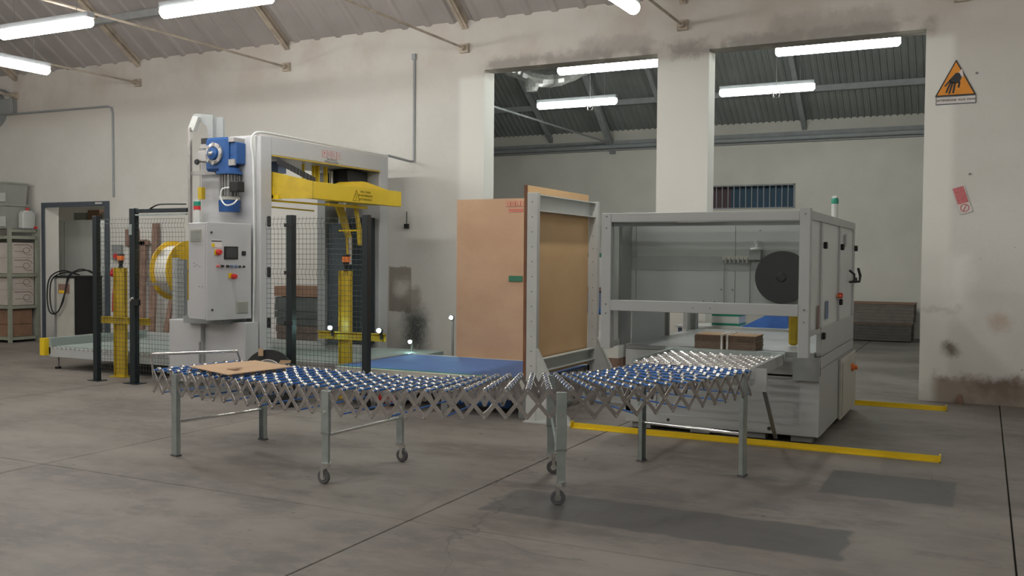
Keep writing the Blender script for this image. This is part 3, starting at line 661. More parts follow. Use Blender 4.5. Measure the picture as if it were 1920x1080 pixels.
# infeed roller section joined to the table
MB().box(-2.53, -2.49, 7.24, 8.20, .69, .80).build('infeed_rail', 'galv', sm_, bevel=.003)
MB().box(-1.55, -1.515, 7.10, 8.20, .71, .80).build('infeed_rail', 'grey', sm_, bevel=.003)
MB().box(-1.515, -1.43, 7.10, 7.13, .62, .79).build('infeed_end_plate', 'grey', sm_)
MB().box(-2.55, -1.50, 8.20, 8.27, .76, .812).build('infeed_crossbar', 'galv', sm_)
MB().box(-2.49, -1.55, 7.22, 7.25, .68, .72).build('infeed_crossbar', 'galv', sm_)
MB().box(-2.50, -1.55, 8.27, 8.47, .77, .80).build('infeed_table', 'grey2', sm_)
for i in range(11):
    y = 7.17+i*.094
    MB().cyl((-2.49, y, .775), (-1.55, y, .775), .006, 8).build('infeed_axle', 'steel', sm_)
    for k in range(11 if i % 2 == 0 else 10):
        x = -2.46+k*.087+(.043 if i % 2 else 0)
        inst('infeed_wheel', wm, Matrix.Translation((x, y, .775)), sm_)
MB().rbox((-1.53, 7.35, .66), (.03, 0, 0), (0, .03, 0), (-.09, 1.04, -.62)).build('infeed_strut', 'greyd', sm_)
MB().box(-1.47, -1.25, 8.40, 8.45, .56, .76).build('infeed_shade_block', 'grey2', sm_)  # darker grey block, standing in for shade at the cabinet's upper corner
# side switch cabinet
sc = MB().box(MX1, MX1+.03, 9.62, 10.72, .05, .64).build('switch_cabinet', 'cream', sm_, bevel=.006)
MB().box(MX1+.03, MX1+.04, 9.68, 10.68, .09, .60).build('cabinet_door', 'cream', sc, bevel=.004)
MB().lathe((MX1+.04, 10.30, .50), (1, 0, 0), [(0, .04), (.02, .04), (.03, .022), (.06, .022)], 12).build('main_switch', 'orange', sc)
# spool inside
sp = thing('film_spool', (-1.47, 8.6, 1.45), 'black strapping spool behind the clear front of the grey machine', 'spool')
MB().lathe((-1.57, 8.36, 1.45), (0, 1, 0), [(0, .05), (0, .228), (.012, .228), (.012, .05)], 40).build('flange', 'black', sp, smooth=True)
MB().lathe((-1.57, 8.43, 1.45), (0, 1, 0), [(0, .05), (0, .228), (.012, .228), (.012, .05)], 40).build('flange', 'black', sp, smooth=True)
MB().lathe((-1.57, 8.345, 1.45), (0, 1, 0), [(0, .03), (.02, .05), (.11, .05)], 20).build('hub', 'black', sp, smooth=True)
# strapping head parts inside
hd = sm_
MB().box(-2.10, -1.85, 8.42, 8.46, 1.60, 1.63).build('cam_rail', 'cream', hd)
for k in range(6): MB().cyl((-2.07+k*.038, 8.42, 1.62), (-2.07+k*.038, 8.42, 1.57), .009, 8).build('spring', 'alu', hd)
MB().cyl((-2.09, 8.44, 1.60), (-2.09, 8.44, 1.18), .004, 6).build('guide_rod', 'alu', hd); MB().cyl((-1.86, 8.44, 1.60), (-1.86, 8.44, 1.18), .004, 6).build('guide_rod', 'alu', hd)
MB().lathe((-1.80, 8.42, 1.69), (0, 0, 1), [(0, .055), (.015, .05), (.02, .012), (.05, .012), (.055, .02), (.08, .02)], 16).build('knob', 'white', hd)
MB().cyl((-2.09, 8.44, 1.16), (-2.09, 8.44, 1.18), .015, 8).build('base_plate', 'grey2', hd)
MB().box(-1.86, -1.76, 8.40, 8.47, 1.60, 1.69).build('head_bracket', 'grey2', hd)
# things seen through the lower opening
def simple(name, m_, bx, label, cat, bevel=0, group=None):
    return tag(MB().box(*bx).build(name, m_, bevel=bevel), label, cat, group)
wt = thing('work_table', (-2.6, 11.5, 0), 'pale work table with thin legs standing behind the strapping machine', 'table')
MB().box(-3.35, -1.95, 11.15, 11.75, .775, .80).build('table_top', 'white', wt)
for x, y in ((-3.30, 11.2), (-2.0, 11.2), (-3.30, 11.7), (-2.0, 11.7)): MB().box(x-.02, x+.02, y-.02, y+.02, 0, .775).build('leg', 'bluebox', wt)
# cardboard bundles on the table
for i, (x0, x1, lb) in enumerate(((-2.31, -2.045, 'left tied bundle of flat cardboard blanks on the grey machine table'), (-2.035, -1.77, 'right tied bundle of flat cardboard blanks on the grey machine table'))):
    t = thing('cardboard_bundle', ((x0+x1)/2, 8.5, .80), lb, 'cardboard bundle', 'bundles on the machine table')
    for k in range(14):
        j = random.uniform(-.004, .004); z = .803+k*.0095
        MB().box(x0+j, x1+j, 8.30+j, 8.62+j, z, z+.007).build('cardboard_blank', 'card' if k == 13 else 'bundle', t)
    xm = x0+.02 if i else x1-.02
    MB().box(xm-.008, xm+.008, 8.285, 8.635, .80, .94).build('strap', 'strap', t)
t = thing('striped_carton', (-2.72, 11.4, .80), 'white carton with green stripes seen through the machine opening', 'carton')
MB().box(-2.92, -2.60, 11.25, 11.6, .80, 1.02).build('box_body', 'white', t); MB().box(-2.925, -2.595, 11.245, 11.605, .925, .955).build('stripe', 'green', t); MB().box(-2.925, -2.595, 11.245, 11.605, .815, .84).build('stripe', 'green', t)
tag(MB().prism([(-2.58, 11.3, .80), (-2.05, 11.3, .80), (-2.05, 11.3, .98), (-2.25, 11.3, .97)], (0, .35, 0)).build('tarpaulin', 'tarp'), 'blue plastic sheet bunched up behind the strapping machine', 'tarpaulin')
# rails on the floor
def rail(x0, x1, y, lb):
    t = thing('floor_rail', ((x0+x1)/2, y, 0), lb, 'rail', 'yellow rails under the machine')
    MB().box(x0, x1, y-.035, y+.035, 0, .008).box(x0, x1, y-.004, y+.004, .008, .05).build('rail_profile', 'yellow', t)
    for x in (x0, x1-.012): MB().box(x, x+.012, y-.035, y+.035, .0, .06).build('end_stop', 'yellow', t)
rail(-3.47, -.28, 8.235, 'near yellow floor rail in front of the strapping machine')
rail(-3.47, -.33, 11.10, 'far yellow floor rail behind the strapping machine')
# beacon
t = thing('status_beacon', (-1.35, 9.9, 2.0), 'white signal light with a green cap on the strapping machine', 'signal light')
MB().lathe((-1.35, 9.9, 2.0), (0, 0, 1), [(0, .045), (.02, .045), (.02, .032), (.17, .032)], 16).build('lamp_stack', 'white', t, smooth=True)
MB().lathe((-1.35, 9.9, 2.165), (0, 0, 1), [(0, .036), (.045, .036), (.055, .03)], 16).build('cap', 'green', t, smooth=True)
MB().lathe((-1.35, 9.9, 2.21), (0, 0, 1), [(0, .03), (.025, .028), (.032, .01)], 16).build('tip', 'white', t, smooth=True)

# ================================================================== BLUE BELT CONVEYOR + PANELS
bc = thing('belt_conveyor', (-5.2, 9.2, 0), 'low wide conveyor with a blue belt in front of the plywood panels', 'conveyor')
MB().box(-6.33, -3.98, 8.44, 9.90, .385, .40).build('belt', 'belt', bc)
MB().box(-6.36, -6.33, 8.37, 9.95, .30, .41).build('edge_rail', 'alu', bc); MB().box(-6.33, -3.96, 8.37, 8.44, .28, .402).build('front_beam', 'cream', bc, bevel=.004)
MB().box(-6.33, -3.98, 8.425, 8.44, .402, .408).build('edge_strip', 'green', bc)
MB().box(-6.33, -3.96, 9.90, 9.96, .28, .402).build('rear_beam', 'cream', bc)
MB().box(-6.30, -4.0, 8.5, 9.85, .20, .38).build('drive_body', 'greyd', bc)
for x in (-6.2, -5.0, -4.1):
    for y in (8.5, 9.85): MB().box(x-.04, x+.04, y-.04, y+.04, 0, .30).build('leg', 'greyd', bc)
MB().cyl((-4.9, 8.55, .16), (-4.3, 8.55, .16), .09, 16).build('motor', 'blue', bc)
MB().cyl((-5.8, 8.50, .12), (-5.55, 8.50, .12), .10, 16).build('motor', 'red', bc)
MB().tube(bezier([(-4.5, 8.35, .02), (-4.35, 8.25, .12), (-4.25, 8.3, .3)], 5), .01, 6).build('cable', 'strap', bc)
pb = thing('plywood_back_panel', (-5.2, 9.99, .4), 'tall reddish plywood panel standing behind the blue belt', 'panel')
MB().box(-5.735, -4.12, 9.98, 10.0, .385, 2.30).build('board', 'plyr', pb)
MB().box(-5.018, -4.845, 9.965, 9.98, 1.325, 1.39).build('green_label', 'labelg', pb)
for k, ch in enumerate('POLI'):
    x = -5.067+k*.066
    MB().box(x, x+.060, 9.974, 9.98, 2.205, 2.265).build('logo_square', 'redink', pb); MB().box(x+.004, x+.056, 9.972, 9.98, 2.209, 2.261).build('logo_field', 'plyr', pb)
    text('logo_letter', ch, .05, (x+.030, 9.970, 2.235), (1, 0, 0), (0, 0, 1), 'redink', pb)
for k in range(2): MB().box(-5.03, -4.84, 9.974, 9.98, 2.165-k*.022, 2.175-k*.022).build('logo_line', 'redink', pb)
fp = thing('end_stop_panel', (-3.9, 9.0, 0), 'plywood end stop held between two pale bolted steel uprights', 'panel')
MB().box(-4.02, -3.99, 8.32, 9.90, .42, 2.31).build('board', 'ply', fp)
MB().box(-4.021, -3.989, 8.305, 8.32, .42, 2.31).build('board_edge', 'plyedge', fp)
for (y, m_) in ((8.30, 'upright'), (9.90, 'upright')):
    u = MB().box(-3.985, -3.875, y, y+.06, 0, 2.235).build('upright', m_, fp, bevel=.003)
    for k in range(12): MB().lathe((-3.93, y, .55+k*.145), (0, -1, 0), [(0, .007), (.006, .005)], 8).build('bolt', 'greyd', u)
    MB().prism([(-3.875, y+.004, .72), (-3.875, y+.004, 0), (-3.50, y+.004, 0)], (0, .01, 0)).build('gusset', 'upright', u)
    MB().rbox((-3.875, y-.012, .72), (.012, 0, 0), (0, .04, 0), (.375, 0, -.72)).build('gusset_flange', 'upright', u)
    MB().box(-4.0, -3.5, y-.03, y+.07, 0, .012).build('foot_plate', 'upright', u)
MB().box(-3.975, -3.965, 8.37, 9.90, 2.06, 2.225).box(-3.975, -3.90, 8.37, 9.90, 2.215, 2.225).box(-3.975, -3.90, 8.37, 9.90, 2.06, 2.07).build('upper_beam', 'white', fp)
MB().box(-3.975, -3.965, 8.37, 9.90, .47, .60).box(-3.975, -3.90, 8.37, 9.90, .59, .60).box(-3.975, -3.90, 8.37, 9.90, .47, .48).build('lower_beam', 'white', fp)
# grey transfer table left of the belt
tt = thing('transfer_table', (-6.95, 9.5, 0), 'pale grey low transfer table between the portal and the blue belt', 'transfer table')
MB().box(-7.45, -6.40, 8.80, 10.8, .30, .36).build('table_top', 'rolltop', tt, bevel=.004)
MB().box(-7.45, -6.37, 8.78, 8.80, .25, .37).build('edge_rail', 'alu', tt)
for x in (-7.38, -6.5):
    for y in (8.9, 10.7): MB().box(x-.04, x+.04, y-.04, y+.04, 0, .30).build('leg', 'greyd', tt)

# ================================================================== PORTAL WRAPPER
pw = thing('portal_wrapper', (-8, 9.8, 0), 'tall light grey portal stretch wrapping machine standing across the conveyor', 'wrapping machine')
PX0, PX1 = -8.42, -7.50
MB().box(PX0, PX1, 8.50, 8.70, 0, 3.0).build('near_column', 'pgrey', pw, bevel=.012)
MB().box(PX0, PX1, 10.91, 11.12, 0, 3.0).build('far_column', 'pgrey', pw, bevel=.012)
MB().box(PX0, PX1, 8.70, 10.91, 2.785, 3.0).build('cross_beam', 'pgrey', pw, bevel=.008)
MB().box(PX1-.004, PX1+.012, 8.70, 10.91, 2.770, 2.785).build('beam_lip', 'yellow2', pw)
MB().box(-7.60, -7.595+.03, 8.488, 8.50, .45, 2.98).build('cable_duct', 'white', pw)
for k, ch in enumerate('POLI'):
    y = 9.635+k*.100; f_ = PX1
    MB().box(f_, f_+.003, y, y+.092, 2.855, 2.945).build('logo_square', 'redink', pw); MB().box(f_, f_+.005, y+.004, y+.088, 2.859, 2.941).build('logo_field', 'pgrey', pw)
    text('logo_letter', ch, .075, (f_+.006, y+.046, 2.898), (0, 1, 0), (0, 0, 1), 'redink', pw)
for k in range(2): text('logo_caption', ('SISTEMI DI', 'IMBALLAGGIO')[k], .030, (PX1+.003, 9.835, 2.835-k*.028), (0, 1, 0), (0, 0, 1), 'greyd', pw, sx=1.5)
# black brush curtains and guides next to the far column
MB().box(-8.1, -7.80, 10.55, 10.85, .40, 2.05).build('curtain', 'bristle', pw)
MB().box(-7.86, -7.56, 10.62, 10.88, .40, 2.14).build('curtain', 'brush', pw)
MB().box(-8.25, -8.12, 10.5, 10.8, .4, 2.75).build('guide_rail', 'grey2', pw)
MB().box(-8.0, -7.92, 10.7, 10.8, 2.05, 2.78).build('guide_rail', 'alu', pw)
MB().box(-7.98, -7.66, 10.4, 10.85, 2.50, 2.77).build('carriage', 'black', pw, bevel=.01)
MB().lathe((-7.9, 10.35, 2.50), (0, 0, 1), [(0, .03), (.25, .03)], 10).build('film_roller', 'alu', pw)
# fence clips
for z in (1.99, 1.42, .85): MB().lathe((-7.2, 8.30, z), (0, 0, 1), [(-.06, .01), (-.05, .022), (.05, .022), (.06, .01)], 8).build('fence_clip', 'black', pw)
# rotating arm
ra = thing('wrapping_arm', (-7.1, 9.5, 2.3), 'bright yellow swing arm with danger notice projecting from the portal', 'arm')
MB().prism([(-6.895, 8.815, 2.274), (-6.895, 8.815, 2.475), (-7.45, 8.72, 2.600), (-7.45, 8.72, 2.275)], (0, .004, 0)).box(-6.99, -6.897, 8.812, 8.83, 2.276, 2.472).build('arm_root', 'yellow2', ra)  # root in darker yellow: the shade on this face is put into its colour
MB().box(-7.0, -6.90, 8.82, 10.69, 2.274, 2.474).build('arm_box', 'yellow', ra, bevel=.004)
MB().prism([(-7.02, 9.65, 2.474), (-7.02, 9.95, 2.56), (-7.02, 10.05, 2.56), (-7.02, 10.69, 2.47)], (-.35, 0, 0)).build('arm_cover', 'yellow', ra)
MB().prism([(-7.02, 9.65, 2.30), (-7.02, 9.65, 2.474), (-7.02, 10.69, 2.47), (-7.02, 10.69, 2.30)], (-.35, 0, 0)).build('arm_cover', 'yellow', ra)
f_ = -6.90+.003
tri = [(f_, 9.60, 2.295), (f_, 9.74, 2.295), (f_, 9.67, 2.425)]
MB().tube(tri+[tri[0]], .004, 4).build('danger_triangle', 'inky', ra)
MB().tube([(f_, 9.67, 2.385), (f_, 9.655, 2.345), (f_, 9.68, 2.35), (f_, 9.665, 2.31)], .004, 4).build('danger_bolt', 'inky', ra)
for k, s__ in enumerate(('MACCHINA', 'IN MOVIMENTO', 'AUTOMATICO')): text('danger_text', s__, .042, (f_, 9.87, 2.413-k*.047), (0, 1, 0), (0, 0, 1), 'inky', ra, thick=.001)
MB().box(-7.46, -7.40, 8.72, 8.78, 2.28, 2.42).build('arm_bracket', 'yellow', ra); MB().box(-7.46, -7.32, 8.72, 8.78, 2.27, 2.32).build('arm_bracket', 'yellow', ra)
MB().tube([(-7.45, 8.75, 2.255), (-7.05, 9.0, 2.225), (-7.05, 10.05, 2.225)], .013, 6).build('film_rod', 'yellow', ra)
MB().tube([(-7.45, 8.75, 2.18), (-7.3, 9.35, 2.16)], .010, 6).build('film_rod', 'yellow2', ra)
MB().box(-7.08, -7.03, 9.30, 10.1, 2.215, 2.250).build('film_rod', 'yellow', ra)
# drooping film carriage under the arm
MB().prism([(-7.45, 9.95, 2.27), (-7.45, 10.12, 2.27), (-7.45, 10.30, 1.85), (-7.45, 10.30, 1.62), (-7.45, 10.22, 1.62), (-7.45, 10.20, 1.85)], (.03, 0, 0)).build('film_carriage', 'yellow2', ra)
MB().prism([(-7.15, 9.95, 2.27), (-7.15, 10.00, 2.27), (-7.15, 10.10, 1.95), (-7.15, 10.10, 1.75), (-7.15, 10.05, 1.75), (-7.15, 10.03, 1.95)], (.03, 0, 0)).build('film_carriage', 'yellow2', ra)
MB().box(-7.45, -7.13, 10.05, 10.08, 1.93, 1.95).build('film_rod', 'yellow', ra)
MB().cyl((-7.3, 10.1, 1.5), (-7.3, 10.1, 1.85), .02, 10).build('film_roller', 'alu', ra)
# vertical yellow guides + cable chain in the portal
for (y, h_) in ((9.86, .02), (9.92, .035), (10.10, .03), (9.66, .015)): MB().box(-7.74, -7.72+h_, y, y+h_, 2.47, 2.78).build('guide_bar', 'yellow', ra)
ra.location += Vector((-.10, 0, 0))
cc_ = thing('cable_chain', (-7.6, 9.0, 2.6), 'black cable chain slanting down to the yellow arm', 'cable chain')
n = 12
for k in range(n):
    t0 = k/n; p = Vector((-7.46, 8.74, 2.76)).lerp(Vector((-7.1, 9.0, 2.53)), t0)
    MB().rbox(p, (.028, .022, -.019), (.02, -.025, 0), (.0, .0, -.075)).build('chain_link', 'black', cc_)
simple('motor_block', 'bluebox', (-7.9, -7.75, 9.1, 9.25, 2.62, 2.76), 'small dark blue box hanging behind the cable chain', 'motor')

# ---- gear motor group on the near column
gm = thing('gear_motor', (-8.0, 8.42, 2.6), 'blue worm gearbox with finned grey motor on the portal column', 'gear motor')
GY = 8.5
MB().box(-8.33, -7.98, 8.30, GY, 2.60, 2.99).build('gearbox', 'blue', gm, bevel=.03)
MB().box(-7.98, -7.88, 8.34, GY, 2.68, 2.93).build('input_housing', 'blue', gm, bevel=.01)
MB().box(-7.98, -7.90, 8.32, GY, 2.93, 2.98).build('name_plate', 'alu', gm)
MB().box(-7.98, -7.89, 8.32, 8.345, 2.66, 2.73).build('name_plate', 'alu', gm)
c = (-8.17, 8.30, 2.80)
fl_ = MB().lathe(c, (0, -1, 0), [(0, .125), (.02, .125), (.03, .10), (.03, .085), (.015, .08)], 24).build('flange', 'alu', gm, smooth=True)
for k in range(8):
    a = k*math.pi/4; q = Vector(c)+Vector((math.cos(a)*.112, -.02, math.sin(a)*.112)); MB().lathe(q, (0, -1, 0), [(0, .02), (.014, .02)], 8).build('flange_lug', 'alu', fl_)
MB().lathe(c, (0, -1, 0), [(0, .078), (.05, .07), (.055, .03)], 20).build('cover', 'blue', gm, smooth=True)
MB().lathe((c[0], c[1]-.05, c[2]), (0, -1, 0), [(0, .032), (.03, .028), (.035, .012)], 14).build('shaft_end', 'chrome', gm, smooth=True)
MB().lathe((-8.02, 8.38, 2.56), (0, 0, 1), [(0, .15), (.03, .15), (.03, .12), (.07, .12)], 20).build('motor_flange', 'blue', gm, smooth=True)
mo = MB().lathe((-8.02, 8.38, 2.30), (0, 0, 1), [(0, .090), (.26, .090)], 24).build('motor_body', 'greyd', gm, smooth=True)
for k in range(20):
    a = k*2*math.pi/20; u = Vector((math.cos(a), math.sin(a), 0)); v = Vector((-u.y, u.x, 0)); p = Vector((-8.02, 8.38, 2.31))+u*.095
    MB().rbox(p-v*.003, u*.025, v*.006, (0, 0, .24)).build('cooling_fin', 'alu', mo)
MB().lathe((-8.02, 8.38, 2.265), (0, 0, 1), [(0, .115), (.035, .115)], 24).build('end_shield', 'cream', gm)
MB().lathe((-8.02, 8.38, 2.13), (0, 0, 1), [(0, .118), (.13, .125)], 24).build('fan_cover', 'blue', gm, smooth=True)
MB().box(-7.90, -7.77, 8.24, 8.36, 2.35, 2.47).build('terminal_box', 'black', gm, bevel=.01)
MB().tube(bezier([(-7.90, 8.25, 2.40), (-7.98, 8.22, 2.38), (-8.0, 8.22, 2.28), (-7.93, 8.22, 2.20), (-7.82, 8.22, 2.21), (-7.79, 8.26, 2.26)], 5), .009, 6).build('cable', 'cable', gm)
MB().box(-8.50, -8.34, 8.36, 8.46, 2.72, 2.86).build('limit_switch', 'alu', gm, bevel=.01); MB().lathe((-8.48, 8.34, 2.72), (0, -1, 0), [(0, .035), (.02, .03)], 12).build('limit_switch_roller', 'black', gm)
MB().box(-8.46, -8.38, 8.38, 8.46, 2.93, 3.0).build('sensor', 'black', gm); MB().box(-8.47, -8.37, 8.37, 8.47, 2.88, 2.93).build('sensor_base', 'alu', gm)
gm.location += Vector((.165, 0, -.02))
# top bracket, mast and status lamp
bk = thing('cable_mast', (-8.5, 8.42, 2.0), 'thin grey mast with gooseneck bracket above the gear motor', 'mast')
MB().box(-8.615, -8.58, 8.38, 8.415, 1.98, 3.14).build('mast', 'steel', bk)
MB().box(-8.60, -8.20, 8.40, 8.43, 2.575, 2.62).build('stay', 'alu', bk)
MB().prism([(-8.34, 8.44, 3.0), (-8.28, 8.44, 3.0), (-8.28, 8.44, 3.28), (-8.58, 8.44, 3.31), (-8.58, 8.44, 3.20), (-8.50, 8.44, 3.23), (-8.38, 8.44, 3.16)], (0, .03, 0)).build('bracket', 'grey2', bk)
MB().box(-8.28, -8.15, 8.47, 8.50, 2.98, 3.25).build('bracket_plate', 'grey2', bk)
MB().rbox((-8.64, 8.40, 3.12), (.09, 0, -.02), (0, .06, 0), (.08, 0, .16)).build('plastic_wrap', 'can', bk)
MB().cyl((-8.46, 8.42, 3.0), (-8.46, 8.42, 2.03), .004, 6).build('cord', 'steel', bk)
bk.location += Vector((.11, 0, -.02))
sl = thing('signal_column', (-8.44, 8.3, 2.0), 'slim signal column with green and red bands on the control cabinet', 'signal light')
MB().lathe((-8.36, 8.2, 1.93), (0, 0, 1), [(0, .04), (.20, .04)], 12).build('post', 'white', sl)
MB().lathe((-8.36, 8.2, 2.13), (0, 0, 1), [(0, .042), (.045, .042)], 12).build('red_band', 'red', sl); MB().lathe((-8.36, 8.2, 2.175), (0, 0, 1), [(0, .042), (.05, .042)], 12).build('green_band', 'green', sl)
MB().lathe((-8.36, 8.2, 2.225), (0, 0, 1), [(0, .03), (.02, .03)], 12).build('top', 'white', sl); MB().box(-8.45, -8.39, 8.3, 8.36, 2.26, 2.40).build('tag', 'yellow2', sl)
sl.location += Vector((.18, 0, 0))
# white cable down the column and along the beam
tag(MB().tube(bezier([(-7.58, 8.46, .50), (-7.56, 8.46, 1.5), (-7.57, 8.46, 2.6), (-7.58, 8.44, 2.9), (-7.55, 8.46, 3.01), (-7.52, 8.6, 3.035), (-7.50, 9.0, 3.03), (-7.50, 10.0, 3.02), (-7.50, 11.1, 3.015)], 8), .013, 8).build('white_cable', 'cable', smooth=True), 'white cable running up the portal column and along its top', 'cable')

# ---- control cabinet, turned a little
cb = thing('control_cabinet', (-7.7, 8.1, .9), 'light grey control cabinet with screen, switches and vents in front of the portal', 'control cabinet')
al = R(9.5); FD = Vector((math.sin(al), math.cos(al), 0)); LD = Vector((-math.cos(al), math.sin(al), 0)); C0 = Vector((-7.655, 7.82, .89)); CW, CDp, CH = .61, .34, 1.075
OUT = -LD                     # outward normal of the wide face
MB().rbox(C0+LD*.03, LD*(CDp-.03), FD*CW, (0, 0, CH)).build('cabinet_body', 'pgrey', cb, bevel=.006)
dc = MB().rbox(C0-FD*.004+Vector((0, 0, -.01)), LD*.022, FD*(CW-.005), (0, 0, CH+.015)).build('door', 'pgrey', cb, bevel=.006)
def face(u, v, du, dv, dep, name, m_, par=cb, bevel=0):   # box on the wide face; u along FD from the near corner, v height
    o = C0+FD*u+Vector((0, 0, v)); return MB().rbox(o+OUT*0.0, FD*du, Vector((0, 0, dv)), OUT*dep).build(name, m_, par, bevel=bevel)
def knob(u, v, r, d, name, m_, par=cb, n=14):
    o = C0+FD*u+Vector((0, 0, v)); return MB().lathe(o, OUT, [(0, r), (d*.7, r), (d, r*.75)], n).build(name, m_, par, smooth=True)
k1 = CH/181.; U = CW/390.   # crop scales
def cu(x): return (x-345)/390.*CW
def cz(y, x=540): 
    top = 88+(x-345)*.03; bot = 980-(x-345)*.076; return CH*(bot-y)/(bot-top)
face(cu(485), cz(422, 545), cu(607)-cu(485), .145, .012, 'screen_frame', 'black', cb, .004)
face(cu(500), cz(408, 545), cu(594)-cu(500), .112, .014, 'screen', 'screen', cb)
face(cu(640), cz(385, 655), .050, .050, .02, 'key_switch', 'black', cb, .004)
knob(cu(435), cz(358, 435), .034, .05, 'main_switch', 'red'); face(cu(405), cz(385, 420), .05, .06, .006, 'switch_plate', 'yellow', cb)
face(cu(378), cz(315, 420), .14, .085, .003, 'data_plate', 'paper', cb); face(cu(380), cz(262, 420), .135, .012, .005, 'data_text', 'ink', cb); face(cu(382), cz(312, 400), .04, .04, .005, 'hazard_mark', 'yellow', cb)
for i, x in enumerate((430, 468, 512, 548, 586)): knob(cu(x), cz(485, x), .015, .035, 'selector', ('redink', 'ink', 'ink', 'bluebox', 'bluebox')[i])
for x in (622, 658): knob(cu(x), cz(487, x), .014, .02, 'push_button', 'ink')
face(cu(525), cz(592, 540), .05, .055, .006, 'switch_plate', 'yellow', cb); knob(cu(562), cz(577, 562), .03, .06, 'emergency_stop', 'red')
for (x, y) in ((380, 178), (386, 888)): knob(cu(x), cz(y, x), .013, .01, 'lock', 'ink')
vg = face(cu(595), cz(912, 640), .155, .135, .012, 'vent', 'grille', cb, .003)
for k in range(7): face(cu(600), cz(905, 640)+k*.018, .138, .006, .016, 'vent_slat', 'plastic_grey', vg)
# left narrow face: vent and traces
def lface(u, v, du, dv, dep, name, m_, par=cb): # u from near corner along LD
    o = C0+LD*u+Vector((0, 0, v)); return MB().rbox(o, LD*du, Vector((0, 0, dv)), -FD*dep).build(name, m_, par)
lv = lface(.105, .865, .185, .135, .012, 'vent', 'grille', cb)
for k in range(7): lface(.115, .872+k*.018, .165, .006, .016, 'vent_slat', 'plastic_grey', lv)
for (u_, v_) in ((.22, .62), (.17, .60), (.12, .58), (.21, .585), (.13, .36), (.07, .36)): lface(u_, v_, .03, .012, .002, 'stain', 'grey2', cb)
MB().box(-8.3, -7.7, 8.1, 8.49, .82, .90).build('support_arm', 'grey2', cb)
# base box under the cabinet
bb = thing('machine_base_box', (-8.3, 8.3, 0), 'light grey base cover on the floor below the control cabinet', 'base cover')
MB().box(-8.63, -8.13, 8.20, 8.48, .12, .845).build('cover', 'pgrey', bb, bevel=.005); MB().box(-8.125, -7.51, 8.26, 8.48, .14, .84).build('cover', 'pgrey', bb, bevel=.005)
MB().box(-8.15, -8.13, 8.19, 8.20, .35, .60).build('door_edge', 'greyd', bb)
MB().box(-8.6, -7.6, 8.3, 8.47, 0, .14).build('plinth', 'greyd', bb); MB().box(-7.80, -7.55, 8.245, 8.262, .17, .38).build('plug_recess', 'greyd', bb)
# strap reel
rl = thing('strap_reel', (-9.1, 8.85, 1.4), 'large yellow flanged reel of white strapping beside the cabinet', 'reel')
cR = Vector((-9.28, 8.88, 1.41)); rr = .375
for dx in (0, .27): MB().lathe(cR+Vector((dx, 0, 0)), (1, 0, 0), [(0, .06), (0, rr), (.014, rr), (.014, .06)], 48).build('flange', 'dyellow', rl, smooth=True)
MB().lathe(cR+Vector((.014, 0, 0)), (1, 0, 0), [(0, .315), (.256, .315)], 48).build('strapping', 'strap', rl, smooth=True)
MB().cyl(cR+Vector((-.05, 0, 0)), cR+Vector((.5, 0, 0)), .025, 12).build('shaft', 'steel', rl)
MB().box(-8.86, -8.75, 8.47, 8.50, .82, 1.57).build('support_plate', 'grey', rl); MB().box(-8.75, -8.64, 8.44, 8.50, .82, 1.55).build('support_plate', 'grey2', rl)
MB().rbox((-9.30, 8.46, 1.23), (.34, 0, 0), (0, .03, 0), (0, 0, .03)).build('guide_bar', 'steel', rl)

# ================================================================== ROLLER CONVEYOR (left)
rc = thing('roller_conveyor', (-10.2, 9.8, 0), 'low pale green roller conveyor on the left leading into the portal', 'conveyor')
RZ = .318
MB().box(-11.70, -7.52, 8.93, 8.97, .17, RZ-.012).build('side_beam', 'grey', rc, bevel=.004)
MB().box(-11.70, -7.52, 10.62, 10.66, .17, RZ+.09).build('side_beam', 'grey', rc)
MB().box(-11.72, -11.66, 8.93, 10.66, .20, .435).build('end_guard', 'rolltop', rc, bevel=.006)
MB().box(-11.80, -11.70, 8.86, 8.95, .19, .43).build('end_plate', 'yellow', rc, bevel=.004)
rom = MB().lathe((0, 0, 0), (0, 1, 0), [(0, .025), (1.63, .025)], 8).mesh('roller', 'rolltop', True)
edm = MB().lathe((0, 0, 0), (0, 1, 0), [(0, .014), (.012, .014)], 6).mesh('roller_end', 'zinc')
for i in range(46):
    x = -11.60+i*.088; inst('roller', rom, Matrix.Translation((x, 8.98, RZ-.022)), rc)
    if x < -9.4: inst('roller_end', edm, Matrix.Translation((x, 8.918, RZ-.02)), rc)
MB().box(-11.6, -7.6, 9.0, 10.6, .19, .25).build('drive_tray', 'greyd', rc)
for (x, y) in ((-11.60, 9.0), (-9.0, 9.0), (-11.6, 10.6), (-9.0, 10.6)):
    MB().cyl((x, y, .03), (x, y, .18), .018, 8).build('leg', 'steel', rc); MB().cyl((x, y, 0), (x, y, .03), .04, 10).build('foot', 'black', rc)
MB().box(-10.2, -7.7, 9.1, 10.3, .02, .17).build('motor_housing', 'black', rc)

